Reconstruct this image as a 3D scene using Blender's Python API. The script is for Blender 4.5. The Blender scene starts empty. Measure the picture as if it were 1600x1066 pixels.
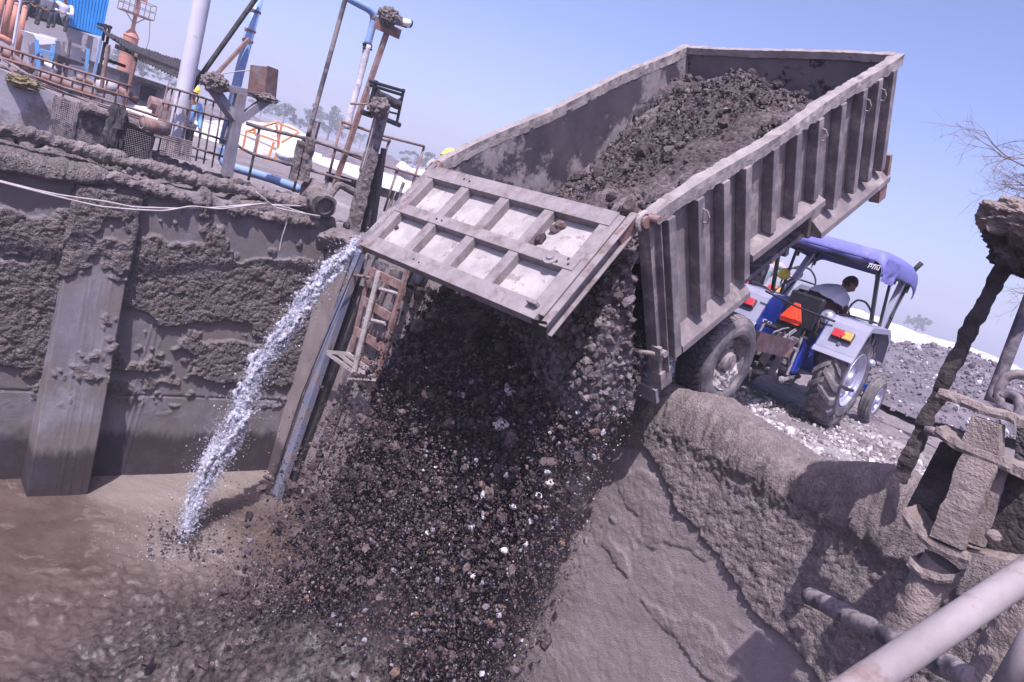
import bpy, math, random
import numpy as np
from mathutils import Matrix, Vector
S2 = math.sqrt(2)
# ------------------------------------------------------------------ camera
F = 1100.0; HD = 214.0; ROLL = math.radians(18.3)
PITCH = math.atan2(HD, F)
CAM = np.array([0, 0, 1.3])
_fw = np.array([0, math.cos(PITCH), -math.sin(PITCH)]); _rt = np.array([1.0, 0, 0]); _up = np.cross(_rt, _fw)
IX = math.cos(ROLL)*_rt + math.sin(ROLL)*_up
DN = math.sin(ROLL)*_rt - math.cos(ROLL)*_up
sc = bpy.context.scene
cd = bpy.data.cameras.new('camera'); cam = bpy.data.objects.new('camera', cd)
sc.collection.objects.link(cam); sc.camera = cam
cd.sensor_width = 36; cd.lens = 36*F/1600; cd.clip_start = .05; cd.clip_end = 6000
cam.matrix_world = Matrix(((IX[0], -DN[0], -_fw[0], 0), (IX[1], -DN[1], -_fw[1], 0), (IX[2], -DN[2], -_fw[2], 1.3), (0, 0, 0, 1)))
# ------------------------------------------------------------------ sky and sun
AZ = math.radians(9); EL = math.radians(61)     # AZ: heading of the light, clockwise from +Y
w = bpy.data.worlds.new("World"); sc.world = w; w.use_nodes = True
nt = w.node_tree; bg = nt.nodes['Background']
sky = nt.nodes.new('ShaderNodeTexSky'); sky.sky_type = 'NISHITA'; sky.sun_disc = False
sky.sun_elevation = EL; sky.sun_rotation = math.pi + AZ
sky.air_density = .8; sky.dust_density = 2.6; sky.ozone_density = 3.0
mx = nt.nodes.new('ShaderNodeMix'); mx.data_type = 'RGBA'; mx.blend_type = 'MULTIPLY'; mx.inputs[0].default_value = 1
mx.inputs[7].default_value = (1.30, 1.13, 1.38, 1)
nt.links.new(sky.outputs[0], mx.inputs[6]); nt.links.new(mx.outputs[2], bg.inputs[0])
bg.inputs[1].default_value = .125
sl = bpy.data.lights.new('sun', 'SUN'); so = bpy.data.objects.new('sun', sl); sc.collection.objects.link(so)
sl.energy = 4.7; sl.angle = math.radians(.5); sl.color = (1.0, .945, .965)
so.rotation_euler = Vector((math.sin(AZ)*math.cos(EL), math.cos(AZ)*math.cos(EL), -math.sin(EL))).to_track_quat('-Z', 'Y').to_euler()
vs = sc.view_settings; vs.view_transform = 'Standard'; vs.look = 'None'; vs.exposure = .58; vs.gamma = 1
sc.cycles.max_bounces = 6; sc.cycles.volume_bounces = 0; sc.cycles.transparent_max_bounces = 8
sc.cycles.volume_max_steps = 64
# ------------------------------------------------------------------ pixel rays -> points on real planes
def ray(px, py): return (px-800)/F*IX + (py-533)/F*DN + _fw
def PL(px, py, c):                      # on the vertical plane y-x=c (parallel to the far pit wall)
    d = ray(px, py); return CAM + d*(c/(d[1]-d[0]))
def PW(px, py, c):                      # on the vertical plane x+y=c (parallel to the tipping wall)
    d = ray(px, py); return CAM + d*(c/(d[0]+d[1]))
def PZ(px, py, z): d = ray(px, py); return CAM + d*((z-1.3)/d[2])
def PD(px, py, r): d = ray(px, py); return CAM + d*(r/math.hypot(d[0], d[1]))
E1 = np.array([1, 1, 0])/S2; E2 = np.array([1, -1, 0])/S2
def AB(a, b, z=0.0): return E1*a + E2*b + np.array([0, 0, z])
A0 = 7.4/S2; B0 = -13.55/S2; ZW = -4.0
# ------------------------------------------------------------------ noise
def _h(ix, iy, iz, s):
    n = (ix.astype(np.int64)*374761393 + iy.astype(np.int64)*668265263 + iz.astype(np.int64)*2147483647 + s*1274126177) & 0xffffffff
    n = ((n ^ (n >> 13))*1274126177) & 0xffffffff
    n = ((n ^ (n >> 16))*2246822519) & 0xffffffff
    return ((n ^ (n >> 15)) & 0xffffff)/float(0xffffff)
def vn(x, y, z=None, s=0):
    x = np.asarray(x, float); y = np.asarray(y, float); z = np.zeros_like(x) if z is None else np.asarray(z, float)
    xi, yi, zi = np.floor(x), np.floor(y), np.floor(z); fx, fy, fz = x-xi, y-yi, z-zi
    fx = fx*fx*(3-2*fx); fy = fy*fy*(3-2*fy); fz = fz*fz*(3-2*fz); r = 0
    for a in (0, 1):
        for b in (0, 1):
            for c in (0, 1):
                r = r + _h(xi+a, yi+b, zi+c, s)*(fx if a else 1-fx)*(fy if b else 1-fy)*(fz if c else 1-fz)
    return r*2-1
def fbm(x, y, z=None, o=4, s=0, g=.5):
    r = 0; k = 1; t = 0
    for i in range(o):
        r = r + k*vn(x*2**i, y*2**i, None if z is None else z*2**i, s+i*7); t += k; k *= g
    return r/t
def lumps(x, y, s=0):                   # domes on a jittered lattice: crumbs of soil, 0..1
    xi, yi = np.floor(x), np.floor(y); z0 = np.zeros_like(x); best = z0.copy()
    for i in (-1, 0, 1):
        for j in (-1, 0, 1):
            cx = xi+i+_h(xi+i, yi+j, z0, s); cy = yi+j+_h(xi+i, yi+j, z0, s+1); r = .45+.5*_h(xi+i, yi+j, z0, s+2)
            d = ((x-cx)**2+(y-cy)**2)/(r*r)
            best = np.maximum(best, np.sqrt(np.clip(1-d, 0, 1))*r)
    return best
def sst(e0, e1, x): t = np.clip((x-e0)/(e1-e0), 0, 1); return t*t*(3-2*t)
# ------------------------------------------------------------------ objects
COL = sc.collection
def tag(o, label=None, cat=None, group=None, kind=None):
    for k, v in (('label', label), ('category', cat), ('group', group), ('kind', kind)):
        if v: o[k] = v
    return o
def thing(name, loc, label, cat, group=None):
    o = bpy.data.objects.new(name, None); COL.objects.link(o); o.location = tuple(loc); o.empty_display_size = .1
    return tag(o, label, cat, group)
def base_of(o):
    l = np.array(o.location)
    return l + base_of(o.parent) if o.parent else l
class MB:
    def __init__(s, fr=None): s.V = []; s.Fs = []; s.n = 0; s.at = {}; s.fr = fr
    def add(s, V, Fc, **at):
        V = np.asarray(V, float).reshape(-1, 3)
        if s.fr is not None: V = s.fr[0] + V @ s.fr[1]
        s.V.append(V); s.Fs += [np.asarray(f, int)+s.n for f in (Fc if isinstance(Fc, list) else [Fc]) if len(f)]
        for k, a in at.items(): s.at.setdefault(k, []).append((s.n, np.broadcast_to(a, len(V))))
        s.n += len(V); return s
    def box(s, c, size, R=None, taper=None):
        h = np.array(size)/2; v = np.array([[x, y, z] for x in (-1, 1) for y in (-1, 1) for z in (-1, 1)])*h
        if taper: v[v[:, 2] > 0, :2] *= taper
        if R is not None: v = v @ np.asarray(R)
        return s.add(v+np.array(c), [np.array([[0, 1, 3, 2], [4, 6, 7, 5], [0, 4, 5, 1], [2, 3, 7, 6], [0, 2, 6, 4], [1, 5, 7, 3]])])
    def prism(s, poly, d):              # polygon (3D points) pushed along d
        p = np.asarray(poly, float); n = len(p); v = np.vstack([p, p+np.array(d)])
        q = np.array([[i, (i+1) % n, n+(i+1) % n, n+i] for i in range(n)])
        return s.add(v, [np.arange(n)[::-1][None], (np.arange(n)+n)[None], q])
    def sweep(s, pts, sec, up=(0, 0, 1), amp=0, fs=6, seed=0, caps=True, lump=0, bias=None):
        P = np.asarray(pts, float); T = np.gradient(P, axis=0) if len(P) > 2 else np.repeat([P[-1]-P[0]], 2, 0)
        T /= np.linalg.norm(T, axis=1)[:, None]+1e-12; up = np.array(up, float)
        if abs(T[0] @ up) > .95: up = np.array([1, 0, 0.]) if abs(T[0][0]) < .9 else np.array([0, 1., 0])
        V = []; nrm = []; u = up
        for t in T:
            u = u - t*(u @ t); u /= np.linalg.norm(u)+1e-12; r = np.cross(t, u); V.append(r); nrm.append(u)
        R_ = np.array(V); U_ = np.array(nrm); out = []
        scs = sec if callable(sec) else (lambda i: sec)
        for i in range(len(P)):
            q = np.asarray(scs(i), float); out.append(P[i]+q[:, :1]*R_[i]+q[:, 1:]*U_[i])
        X = np.array(out); m = X.shape[1]
        if amp or lump:
            N = X-P[:, None]; N /= np.linalg.norm(N, axis=2)[:, :, None]+1e-9
            x, y, z = (X*fs)[..., 0], (X*fs)[..., 1], (X*fs)[..., 2]
            k = amp*fbm(x, y, z, 4, seed)
            if lump: k = k + lump*lumps((x+y*.7)*1.0, z+y*.6, seed)
            X = X + N*k[..., None]
        n = len(P); i, j = np.meshgrid(np.arange(n-1), np.arange(m), indexing='ij'); j2 = (j+1) % m
        q = np.stack([i*m+j, i*m+j2, (i+1)*m+j2, (i+1)*m+j], -1).reshape(-1, 4)
        Fc = [q]
        if caps: Fc += [np.arange(m)[::-1][None], (np.arange(m)+(n-1)*m)[None]]
        return s.add(X.reshape(-1, 3), Fc)
    def tube(s, pts, r, seg=10, amp=0, fs=8, seed=0, caps=True, lump=0, step=None):
        pts = np.asarray(pts, float)
        if step: pts = resample(pts, step)
        a = np.arange(seg)*2*math.pi/seg; rr = r if hasattr(r, '__len__') else None
        if rr is not None and len(rr) != len(pts): rr = np.interp(np.linspace(0, 1, len(pts)), np.linspace(0, 1, len(rr)), rr)
        c = np.stack([np.cos(a), np.sin(a)], 1)
        return s.sweep(pts, (lambda i: c*rr[i]) if rr is not None else c*r, amp=amp, fs=fs, seed=seed, caps=caps, lump=lump)
    def beam(s, p0, p1, w_, h_, up=(0, 0, 1), amp=0, fs=8, seed=0, lump=0):   # w sideways, h along up
        p0 = np.array(p0, float); p1 = np.array(p1, float)
        if amp or lump:
            L = np.linalg.norm(p1-p0); n = max(3, int(L/.02)); k = 6
            e = np.linspace(-.5, .5, k+1)[:-1]; o = np.full(k, .5)
            sec = np.vstack([np.stack([e, -o], 1), np.stack([o, e], 1), np.stack([-e, o], 1), np.stack([-o, -e], 1)])*[w_, h_]
            return s.sweep(np.linspace(p0, p1, n), sec, up, amp, fs, seed, lump=lump)
        sec = np.array([[-.5, -.5], [.5, -.5], [.5, .5], [-.5, .5]])*[w_, h_]
        return s.sweep([p0, p1], sec, up)
    def cyl(s, p0, p1, r, seg=20, r2=None): return s.tube([p0, p1], [r, r if r2 is None else r2], seg)
    def lathe(s, c, ax, prof, seg=40, wob=0):   # prof: (radius, along axis)
        ax = np.array(ax, float); ax /= np.linalg.norm(ax); t = np.array([0, 0, 1.]) if abs(ax[2]) < .9 else np.array([1., 0, 0])
        u = np.cross(ax, t); u /= np.linalg.norm(u); v = np.cross(ax, u); a = np.arange(seg)*2*math.pi/seg
        prof = np.array(prof, float); n = len(prof)
        X = np.array(c)+prof[:, None, :1]*(np.cos(a)[None, :, None]*u+np.sin(a)[None, :, None]*v)+prof[:, None, 1:]*ax
        i, j = np.meshgrid(np.arange(n-1), np.arange(seg), indexing='ij'); j2 = (j+1) % seg
        return s.add(X.reshape(-1, 3), [np.stack([i*seg+j, i*seg+j2, (i+1)*seg+j2, (i+1)*seg+j], -1).reshape(-1, 4)])
    def grid(s, X, **at):               # X (n,m,3)
        n, m = X.shape[:2]; i, j = np.meshgrid(np.arange(n-1), np.arange(m-1), indexing='ij')
        return s.add(X.reshape(-1, 3), [np.stack([i*m+j, i*m+j+1, (i+1)*m+j+1, (i+1)*m+j], -1).reshape(-1, 4)], **at)
    def blob(s, c, r, amp=.25, fs=3, seed=0, n=20, lump=0):   # r: 3 radii
        th = np.linspace(0.001, math.pi-.001, n); ph = np.linspace(0, 2*math.pi, 2*n+1)[:-1]
        T, Pp = np.meshgrid(th, ph, indexing='ij'); d = np.stack([np.sin(T)*np.cos(Pp), np.sin(T)*np.sin(Pp), np.cos(T)], -1)
        r = np.array(r, float)*np.ones(3); c = np.array(c, float)
        k = 1+amp*fbm(d[..., 0]*fs+c[0]*3, d[..., 1]*fs+c[1]*3, d[..., 2]*fs, 4, seed)
        if lump: k = k+lump*lumps(Pp*fs*2.2+3, T*fs*2.2, seed)
        X = c+d*r*k[..., None]; m = 2*n; i, j = np.meshgrid(np.arange(n-1), np.arange(m), indexing='ij'); j2 = (j+1) % m
        return s.add(X.reshape(-1, 3), [np.stack([i*m+j, (i+1)*m+j, (i+1)*m+j2, i*m+j2], -1).reshape(-1, 4)])
    def build(s, name, mat, parent=None, smooth=False, bevel=0):
        V = np.vstack(s.V)
        off = base_of(parent) if parent is not None else np.zeros(3)
        V = V-off
        me = bpy.data.meshes.new(name); me.vertices.add(len(V)); me.vertices.foreach_set('co', V.astype(np.float32).ravel())
        lens = np.concatenate([np.full(len(f), f.shape[1]) for f in s.Fs]); idx = np.concatenate([f.ravel() for f in s.Fs])
        me.loops.add(len(idx)); me.loops.foreach_set('vertex_index', idx.astype(np.int32))
        me.polygons.add(len(lens)); st = np.concatenate([[0], np.cumsum(lens)[:-1]])
        me.polygons.foreach_set('loop_start', st.astype(np.int32))
        if smooth: me.polygons.foreach_set('use_smooth', np.ones(len(lens), bool))
        else: me.polygons.foreach_set('use_smooth', np.zeros(len(lens), bool))
        for k, lst in s.at.items():
            arr = np.zeros(len(V), np.float32)
            for n0, a in lst: arr[n0:n0+len(a)] = a
            at = me.attributes.new(k, 'FLOAT', 'POINT'); at.data.foreach_set('value', arr)
        me.update(calc_edges=True); me.validate()
        me.materials.append(mat)
        o = bpy.data.objects.new(name, me); COL.objects.link(o)
        if parent is not None: o.parent = parent
        if bevel:
            b = o.modifiers.new('Bevel', 'BEVEL'); b.width = bevel; b.segments = 2; b.limit_method = 'ANGLE'
        return o
def resample(P, step):
    P = np.asarray(P, float); L = np.concatenate([[0], np.cumsum(np.linalg.norm(np.diff(P, axis=0), axis=1))])
    n = max(2, int(L[-1]/step)+1); t = np.linspace(0, L[-1], n)
    Q = np.stack([np.interp(t, L, P[:, i]) for i in range(3)], 1)
    if len(P) > 2:
        for _ in range(2): Q[1:-1] = (Q[:-2]+2*Q[1:-1]+Q[2:])/4
    return Q
_ico = None
def ico():
    global _ico
    if _ico is None:
        t = (1+5**.5)/2
        v = np.array([[-1, t, 0], [1, t, 0], [-1, -t, 0], [1, -t, 0], [0, -1, t], [0, 1, t], [0, -1, -t], [0, 1, -t], [t, 0, -1], [t, 0, 1], [-t, 0, -1], [-t, 0, 1]])
        v = v/np.linalg.norm(v[0])
        f = np.array([[0, 11, 5], [0, 5, 1], [0, 1, 7], [0, 7, 10], [0, 10, 11], [1, 5, 9], [5, 11, 4], [11, 10, 2], [10, 7, 6], [7, 1, 8], [3, 9, 4], [3, 4, 2], [3, 2, 6], [3, 6, 8], [3, 8, 9], [4, 9, 5], [2, 4, 11], [6, 2, 10], [8, 6, 7], [9, 8, 1]])
        v2 = list(map(tuple, v)); f2 = []; mid = {}
        def m(a, b):
            k = (min(a, b), max(a, b))
            if k not in mid: p = (v[a]+v[b])/2; p /= np.linalg.norm(p); mid[k] = len(v2); v2.append(tuple(p))
            return mid[k]
        for a, b, c in f: ab, bc, ca = m(a, b), m(b, c), m(c, a); f2 += [[a, ab, ca], [b, bc, ab], [c, ca, bc], [ab, bc, ca]]
        _ico = (v, f, np.array(v2), np.array(f2))
    return _ico
def clods(mb, C, r, rng, fine=False, rough=.35, stretch=None, rnd=None):
    C = np.asarray(C); N = len(C)
    if N == 0: return
    i0, f0, i1, f1 = ico(); v, f = (i1, f1) if fine else (i0, f0); n = len(v)
    k = 1+rough*(rng.random((N, n, 1))*2-1); s3 = .65+.7*rng.random((N, 1, 3))
    q = rng.normal(size=(N, 3, 3)); q[:, 0] /= np.linalg.norm(q[:, 0], axis=1)[:, None]
    q[:, 1] -= q[:, 0]*(q[:, 0]*q[:, 1]).sum(1)[:, None]; q[:, 1] /= np.linalg.norm(q[:, 1], axis=1)[:, None]; q[:, 2] = np.cross(q[:, 0], q[:, 1])
    X = np.einsum('nvi,nij->nvj', v[None]*k*s3, q)*np.asarray(r)[:, None, None]+C[:, None]
    Fc = (f[None]+(np.arange(N)*n)[:, None, None]).reshape(-1, 3)
    rn = rng.random(N) if rnd is None else rnd
    mb.add(X.reshape(-1, 3), [Fc], rnd=np.repeat(rn, n))
# ------------------------------------------------------------------ materials
def new_mat(name):
    m = bpy.data.materials.new(name); m.use_nodes = True; t = m.node_tree
    return m, t, t.nodes['Principled BSDF']
def nd(t, ty, **kw):
    n = t.nodes.new('ShaderNode'+ty)
    for k, v in kw.items():
        if k in n.inputs: n.inputs[k].default_value = v
        else: setattr(n, k, v)
    return n
def noise(t, scale, detail=6, rough=.6, co=None, dist=0):
    n = nd(t, 'TexNoise'); n.inputs['Scale'].default_value = scale; n.inputs['Detail'].default_value = detail
    n.inputs['Roughness'].default_value = rough; n.inputs['Distortion'].default_value = dist
    if co is not None: t.links.new(co, n.inputs['Vector'])
    return n
def ramp(t, fac, stops, interp='LINEAR'):
    r = nd(t, 'ValToRGB'); e = r.color_ramp.elements; r.color_ramp.interpolation = interp
    while len(e) < len(stops): e.new(.5)
    for k, (p, c) in enumerate(stops):
        e[k].position = p; e[k].color = (*c, 1) if hasattr(c, '__len__') else (c, c, c, 1)
    t.links.new(fac, r.inputs[0]); return r
def mixc(t, fac, a, b):
    m = nd(t, 'Mix'); m.data_type = 'RGBA'
    if hasattr(fac, 'links'): t.links.new(fac, m.inputs[0])
    else: m.inputs[0].default_value = fac
    for s, v in ((6, a), (7, b)):
        if hasattr(v, 'links'): t.links.new(v, m.inputs[s])
        else: m.inputs[s].default_value = (*v, 1)
    return m.outputs[2]
def bump(t, b, specs, co=None, mask=None, prev=None):
    for scale, strength, dist in specs:
        u = nd(t, 'Bump'); u.inputs['Strength'].default_value = abs(strength); u.inputs['Distance'].default_value = dist
        if strength < 0:      # crumbs: domes of a warped cell pattern
            wn = noise(t, scale*.6, 3, .6, co); ad = nd(t, 'VectorMath'); ad.operation = 'MULTIPLY_ADD'; t.links.new(wn.outputs['Color'], ad.inputs[0]); ad.inputs[1].default_value = (1.2/scale,)*3
            t.links.new(co, ad.inputs[2]); n = nd(t, 'TexVoronoi'); n.inputs['Scale'].default_value = scale; n.feature = 'SMOOTH_F1'; n.inputs['Smoothness'].default_value = .35
            t.links.new(ad.outputs[0], n.inputs['Vector']); u.invert = True
        else: n = noise(t, scale, 8, .65, co)
        t.links.new(n.outputs[0], u.inputs['Height'])
        if mask is not None:
            mm = nd(t, 'Math'); mm.operation = 'MULTIPLY'; t.links.new(mask, mm.inputs[0]); mm.inputs[1].default_value = abs(strength); t.links.new(mm.outputs[0], u.inputs['Strength'])
        if prev is not None: t.links.new(prev.outputs[0], u.inputs['Normal'])
        prev = u
    t.links.new(prev.outputs[0], b.inputs['Normal']); return prev
def M(name, c0, c1, scale=3, rough=.85, bumps=((40, .4, .02),), metal=0, patch=None, spec=.3, lo=.35, hi=.65):
    """two tone noise colour; patch=(colour, scale, threshold, softness) lays stains/mud on top"""
    m, t, b = new_mat(name); co = nd(t, 'TexCoord').outputs['Object']
    n = noise(t, scale, 8, .6, co); c = ramp(t, n.outputs[0], [(lo, c0), (hi, c1)]).outputs[0]
    b.inputs['Roughness'].default_value = rough; b.inputs['Metallic'].default_value = metal; b.inputs['Specular IOR Level'].default_value = spec
    if patch:
        pc, ps, th, so_ = patch; n2 = noise(t, ps, 9, .68, co)
        k = ramp(t, n2.outputs[0], [(th, 0.0), (th+so_, 1.0)])
        n3 = noise(t, ps*6, 4, .6, co); pcv = ramp(t, n3.outputs[0], [(.3, tuple(x*.75 for x in pc)), (.7, tuple(min(1, x*1.2) for x in pc))]).outputs[0]
        c = mixc(t, k.outputs[0], c, pcv)
        rr = nd(t, 'MapRange'); t.links.new(k.outputs[0], rr.inputs[0]); rr.inputs[3].default_value = rough; rr.inputs[4].default_value = .92
        t.links.new(rr.outputs[0], b.inputs['Roughness'])
        if metal:
            mm = nd(t, 'MapRange'); t.links.new(k.outputs[0], mm.inputs[0]); mm.inputs[3].default_value = metal; mm.inputs[4].default_value = 0
            t.links.new(mm.outputs[0], b.inputs['Metallic'])
    t.links.new(c, b.inputs['Base Color'])
    if bumps: bump(t, b, bumps, co)
    return m
MUD_D = (.115, .094, .104); MUD = (.19, .156, .166); MUD_L = (.30, .25, .262)
m_crust = M('crusted_mud', (.12, .10, .104), (.22, .185, .19), 5, .95, ((22, -.35, .03), (60, -.6, .014), (150, .6, .006)), spec=.12)
m_crustpink = M('crusted_mud_brown', (.15, .12, .115), (.28, .228, .218), 5, .95, ((60, -.45, .010), (150, -.6, .005), (300, .5, .003)), spec=.12)
m_steelmud = M('muddy_steel', (.06, .055, .075), (.12, .105, .13), 6, .6, ((50, .3, .01),), metal=.2, patch=((.24, .2, .21), 5, .43, .09))
m_steelgrey = M('grey_steel', (.16, .15, .19), (.24, .225, .27), 4, .6, ((60, .2, .006),), patch=((.2, .165, .175), 5, .52, .1))
m_rust = M('rusty_steel', (.17, .09, .08), (.26, .17, .16), 8, .8, ((60, .3, .008),), patch=((.25, .21, .22), 6, .52, .1))
m_black = M('black_paint', (.014, .013, .02), (.025, .024, .034), 6, .35, None, spec=.5)
m_shademud = M('shaded_caked_mud', (.035, .029, .031), (.085, .07, .072), 6, .95, ((60, -.5, .012), (150, .6, .006)), spec=.1)  # caked mud darkened to stand in for shade on post, underside and back plate
m_dark = M('dark_grime', (.02, .018, .024), (.06, .052, .06), 12, .7, ((50, .3, .01),))
m_bluepipe = M('blue_pipe_paint', (.20, .30, .55), (.26, .37, .62), 5, .45, ((60, .1, .004),), patch=((.3, .27, .33), 6, .62, .08))
m_lightpole = M('pale_pole_paint', (.47, .46, .56), (.56, .55, .65), 3, .5, ((50, .1, .003),), patch=((.36, .32, .36), 4, .62, .1))
m_orange = M('orange_paint', (.36, .155, .115), (.46, .21, .155), 3, .6, ((40, .15, .004),), patch=((.35, .2, .17), 5, .6, .12))
m_orange2 = M('orange_frame_paint', (.6, .24, .1), (.68, .3, .14), 3, .6, None)
m_concrete = M('pale_concrete', (.34, .32, .37), (.44, .41, .47), 2, .9, ((20, .3, .02),), patch=((.24, .22, .25), 1.5, .55, .15))
m_tank = M('stained_pale_wall', (.30, .285, .34), (.38, .36, .42), 1.5, .9, ((20, .3, .02),), patch=((.22, .19, .19), 2.2, .5, .12))
m_white = M('white_paint', (.72, .71, .78), (.8, .79, .84), 4, .6, None)
m_lime = M('white_lime', (.30, .28, .29), (.78, .77, .79), 1.6, .95, ((6, .6, .1), (40, .5, .03)), spec=.1)
m_bluesheet = M('blue_sheet', (.02, .22, .62), (.03, .27, .70), 2, .45, None)
m_bluebooth = M('booth_blue', (.14, .33, .66), (.18, .4, .75), 3, .6, None)
m_cloth_d = M('dark_cloth', (.03, .03, .045), (.05, .05, .07), 8, .9, None)
m_cloth_p = M('pale_cloth', (.5, .5, .62), (.6, .6, .7), 8, .9, ((30, .3, .01),))
m_skin = M('brown_skin', (.16, .08, .06), (.2, .1, .075), 8, .6, None)
m_hair = M('black_hair', (.01, .008, .01), (.02, .017, .02), 30, .6, None)
m_maroon = M('maroon_cloth', (.055, .018, .03), (.09, .03, .045), 10, .95, ((40, .4, .01),))
m_rubber = M('dusty_rubber', (.05, .047, .06), (.11, .10, .12), 5, .85, ((60, .3, .005),), patch=((.22, .19, .2), 4, .46, .2), spec=.25)
m_rubber2 = M('worn_rubber', (.1, .09, .105), (.17, .15, .165), 5, .9, ((60, .3, .005),), patch=((.25, .215, .21), 5, .5, .12), spec=.2)
m_caked = M('caked_clay', (.28, .245, .255), (.42, .37, .37), 6, .95, ((30, .6, .02), (150, .4, .004)), spec=.15)
m_tred = M('tractor_grey', (.22, .22, .31), (.28, .28, .38), 3, .4, None, spec=.5)
m_tblue = M('tractor_blue', (.015, .035, .30), (.02, .05, .38), 3, .3, None, spec=.6)
m_canopy = M('canopy_blue', (.13, .135, .38), (.17, .175, .46), 2.5, .55, ((14, .25, .02),), patch=((.26, .25, .52), 3, .58, .18))
m_rim = M('silver_rim', (.42, .42, .56), (.5, .5, .64), 4, .35, None, metal=.5, patch=((.26, .22, .23), 8, .6, .1))
m_redplastic = M('orange_red_reflector', (.85, .055, .02), (.95, .08, .03), 5, .4, None, spec=.5)
m_red = M('red_lens', (.55, .03, .05), (.65, .05, .06), 5, .25, None, spec=.6)
m_amber = M('amber_lens', (.75, .28, .08), (.85, .36, .1), 5, .25, None, spec=.6)
m_chrome = M('lamp_glass', (.55, .54, .6), (.7, .7, .76), 10, .15, None, metal=.8)
m_yellow = M('yellow_plastic', (.85, .62, .08), (.9, .68, .12), 5, .4, None)
m_pipewhite = M('pale_handrail', (.20, .17, .18), (.29, .25, .265), 5, .65, ((80, .4, .003),), patch=((.2, .15, .145), 9, .56, .10))
m_bark = M('grey_bark', (.16, .13, .15), (.24, .2, .22), 10, .9, None)
m_wire = M('dusty_cable', (.33, .29, .31), (.42, .38, .4), 8, .8, None)
m_hose = M('wrapped_white_hose', (.5, .46, .52), (.6, .56, .62), 9, .8, ((25, .6, .02),), patch=((.28, .23, .25), 9, .55, .1))

def leaf_mat(name, a, b):
    m, t, bs = new_mat(name); at = nd(t, 'Attribute'); at.attribute_name = 'rnd'
    c = ramp(t, at.outputs['Fac'], [(0, a), (1, b)]); t.links.new(c.outputs[0], bs.inputs['Base Color']); bs.inputs['Roughness'].default_value = .8
    return m
m_leaf = leaf_mat('dusty_leaf', (.05, .075, .045), (.10, .13, .08))
def soil_mat(name, stops, bumps, rough=.95):
    m, t, b = new_mat(name); at = nd(t, 'Attribute'); at.attribute_name = 'rnd'; co = nd(t, 'TexCoord').outputs['Object']
    n = noise(t, 25, 6, .6, co); c = ramp(t, at.outputs['Fac'], stops, 'LINEAR').outputs[0]
    k = ramp(t, n.outputs[0], [(.3, .65), (.7, 1.3)]).outputs[0]
    mm = nd(t, 'Mix'); mm.data_type = 'RGBA'; mm.blend_type = 'MULTIPLY'; mm.inputs[0].default_value = 1
    t.links.new(c, mm.inputs[6]); t.links.new(k, mm.inputs[7]); t.links.new(mm.outputs[2], b.inputs['Base Color'])
    b.inputs['Roughness'].default_value = rough; b.inputs['Specular IOR Level'].default_value = .12
    bump(t, b, bumps, co); return m
STOPS = [(0, (.035, .026, .031)), (.5, (.075, .057, .064)), (.78, (.13, .098, .10)), (.9, (.17, .10, .075)), (.94, (.16, .145, .18)), (.985, (.24, .22, .26)), (1, (.55, .52, .56))]
m_soil = soil_mat('dumped_soil', STOPS, ((60, .7, .01), (200, .5, .003)))
m_load = soil_mat('soil_in_body', [(0, (.055, .044, .05)), (.6, (.125, .10, .108)), (1, (.24, .205, .225))], ((35, .8, .03), (120, .8, .01)))
m_stone = soil_mat('gravel_stone', [(0, (.16, .135, .14)), (.5, (.28, .25, .265)), (1, (.5, .48, .51))], ((40, .3, .01),))
m_rock = soil_mat('pale_rock', [(0, (.25, .2, .2)), (1, (.6, .55, .55))], ((20, .6, .02),))
# ================================================================== SETTING
def wall_mat(name, bare0, bare1, thin, crust, crumbs=((17, -.7, .05), (36, -.9, .03), (80, -.8, .014))):
    m, t, b = new_mat(name); co = nd(t, 'TexCoord').outputs['Object']
    n = noise(t, 1.3, 9, .62, co, .4); st = nd(t, 'Mapping'); st.inputs['Scale'].default_value = (3, 3, 1.0); t.links.new(co, st.inputs[0])
    n2 = noise(t, 1.5, 7, .6, st.outputs[0])
    c = mixc(t, ramp(t, n2.outputs[0], [(.35, 0.), (.65, 1.)]).outputs[0], bare0, bare1)
    c = mixc(t, ramp(t, n.outputs[0], [(.42, 0.), (.53, 1.)]).outputs[0], c, thin)
    a = nd(t, 'Attribute'); a.attribute_name = 'crust'
    n3 = noise(t, 9, 8, .65, co); cc = mixc(t, ramp(t, n3.outputs[0], [(.35, 0.), (.65, 1.)]).outputs[0], tuple(x*.75 for x in crust), tuple(x*1.2 for x in crust))
    c = mixc(t, ramp(t, a.outputs['Fac'], [(.1, 0.), (.4, 1.)]).outputs[0], c, cc)
    wv = nd(t, 'Attribute'); wv.attribute_name = 'wet'
    mm = nd(t, 'Mix'); mm.data_type = 'RGBA'; mm.blend_type = 'MULTIPLY'; t.links.new(wv.outputs['Fac'], mm.inputs[0]); t.links.new(c, mm.inputs[6]); mm.inputs[7].default_value = (.30, .27, .30, 1)
    t.links.new(mm.outputs[2], b.inputs['Base Color'])
    rr = nd(t, 'MapRange'); t.links.new(wv.outputs['Fac'], rr.inputs[0]); rr.inputs[3].default_value = .92; rr.inputs[4].default_value = .75
    t.links.new(rr.outputs[0], b.inputs['Roughness']); b.inputs['Specular IOR Level'].default_value = .2
    pv = bump(t, b, ((30, .3, .014), (70, .7, .012), (110, -.6, .009), (240, .7, .005)), co); bump(t, b, crumbs, co, mask=a.outputs['Fac'], prev=pv); return m
m_wall1 = wall_mat('pit_wall_concrete', (.175, .158, .185), (.26, .24, .28), (.185, .157, .165), (.18, .152, .158))
m_wall2 = wall_mat('tipping_wall_concrete', (.25, .21, .22), (.31, .262, .275), (.24, .198, .205), (.215, .178, .18), crumbs=((30, -.45, .02), (60, -.7, .014), (130, -.7, .007)))

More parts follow.
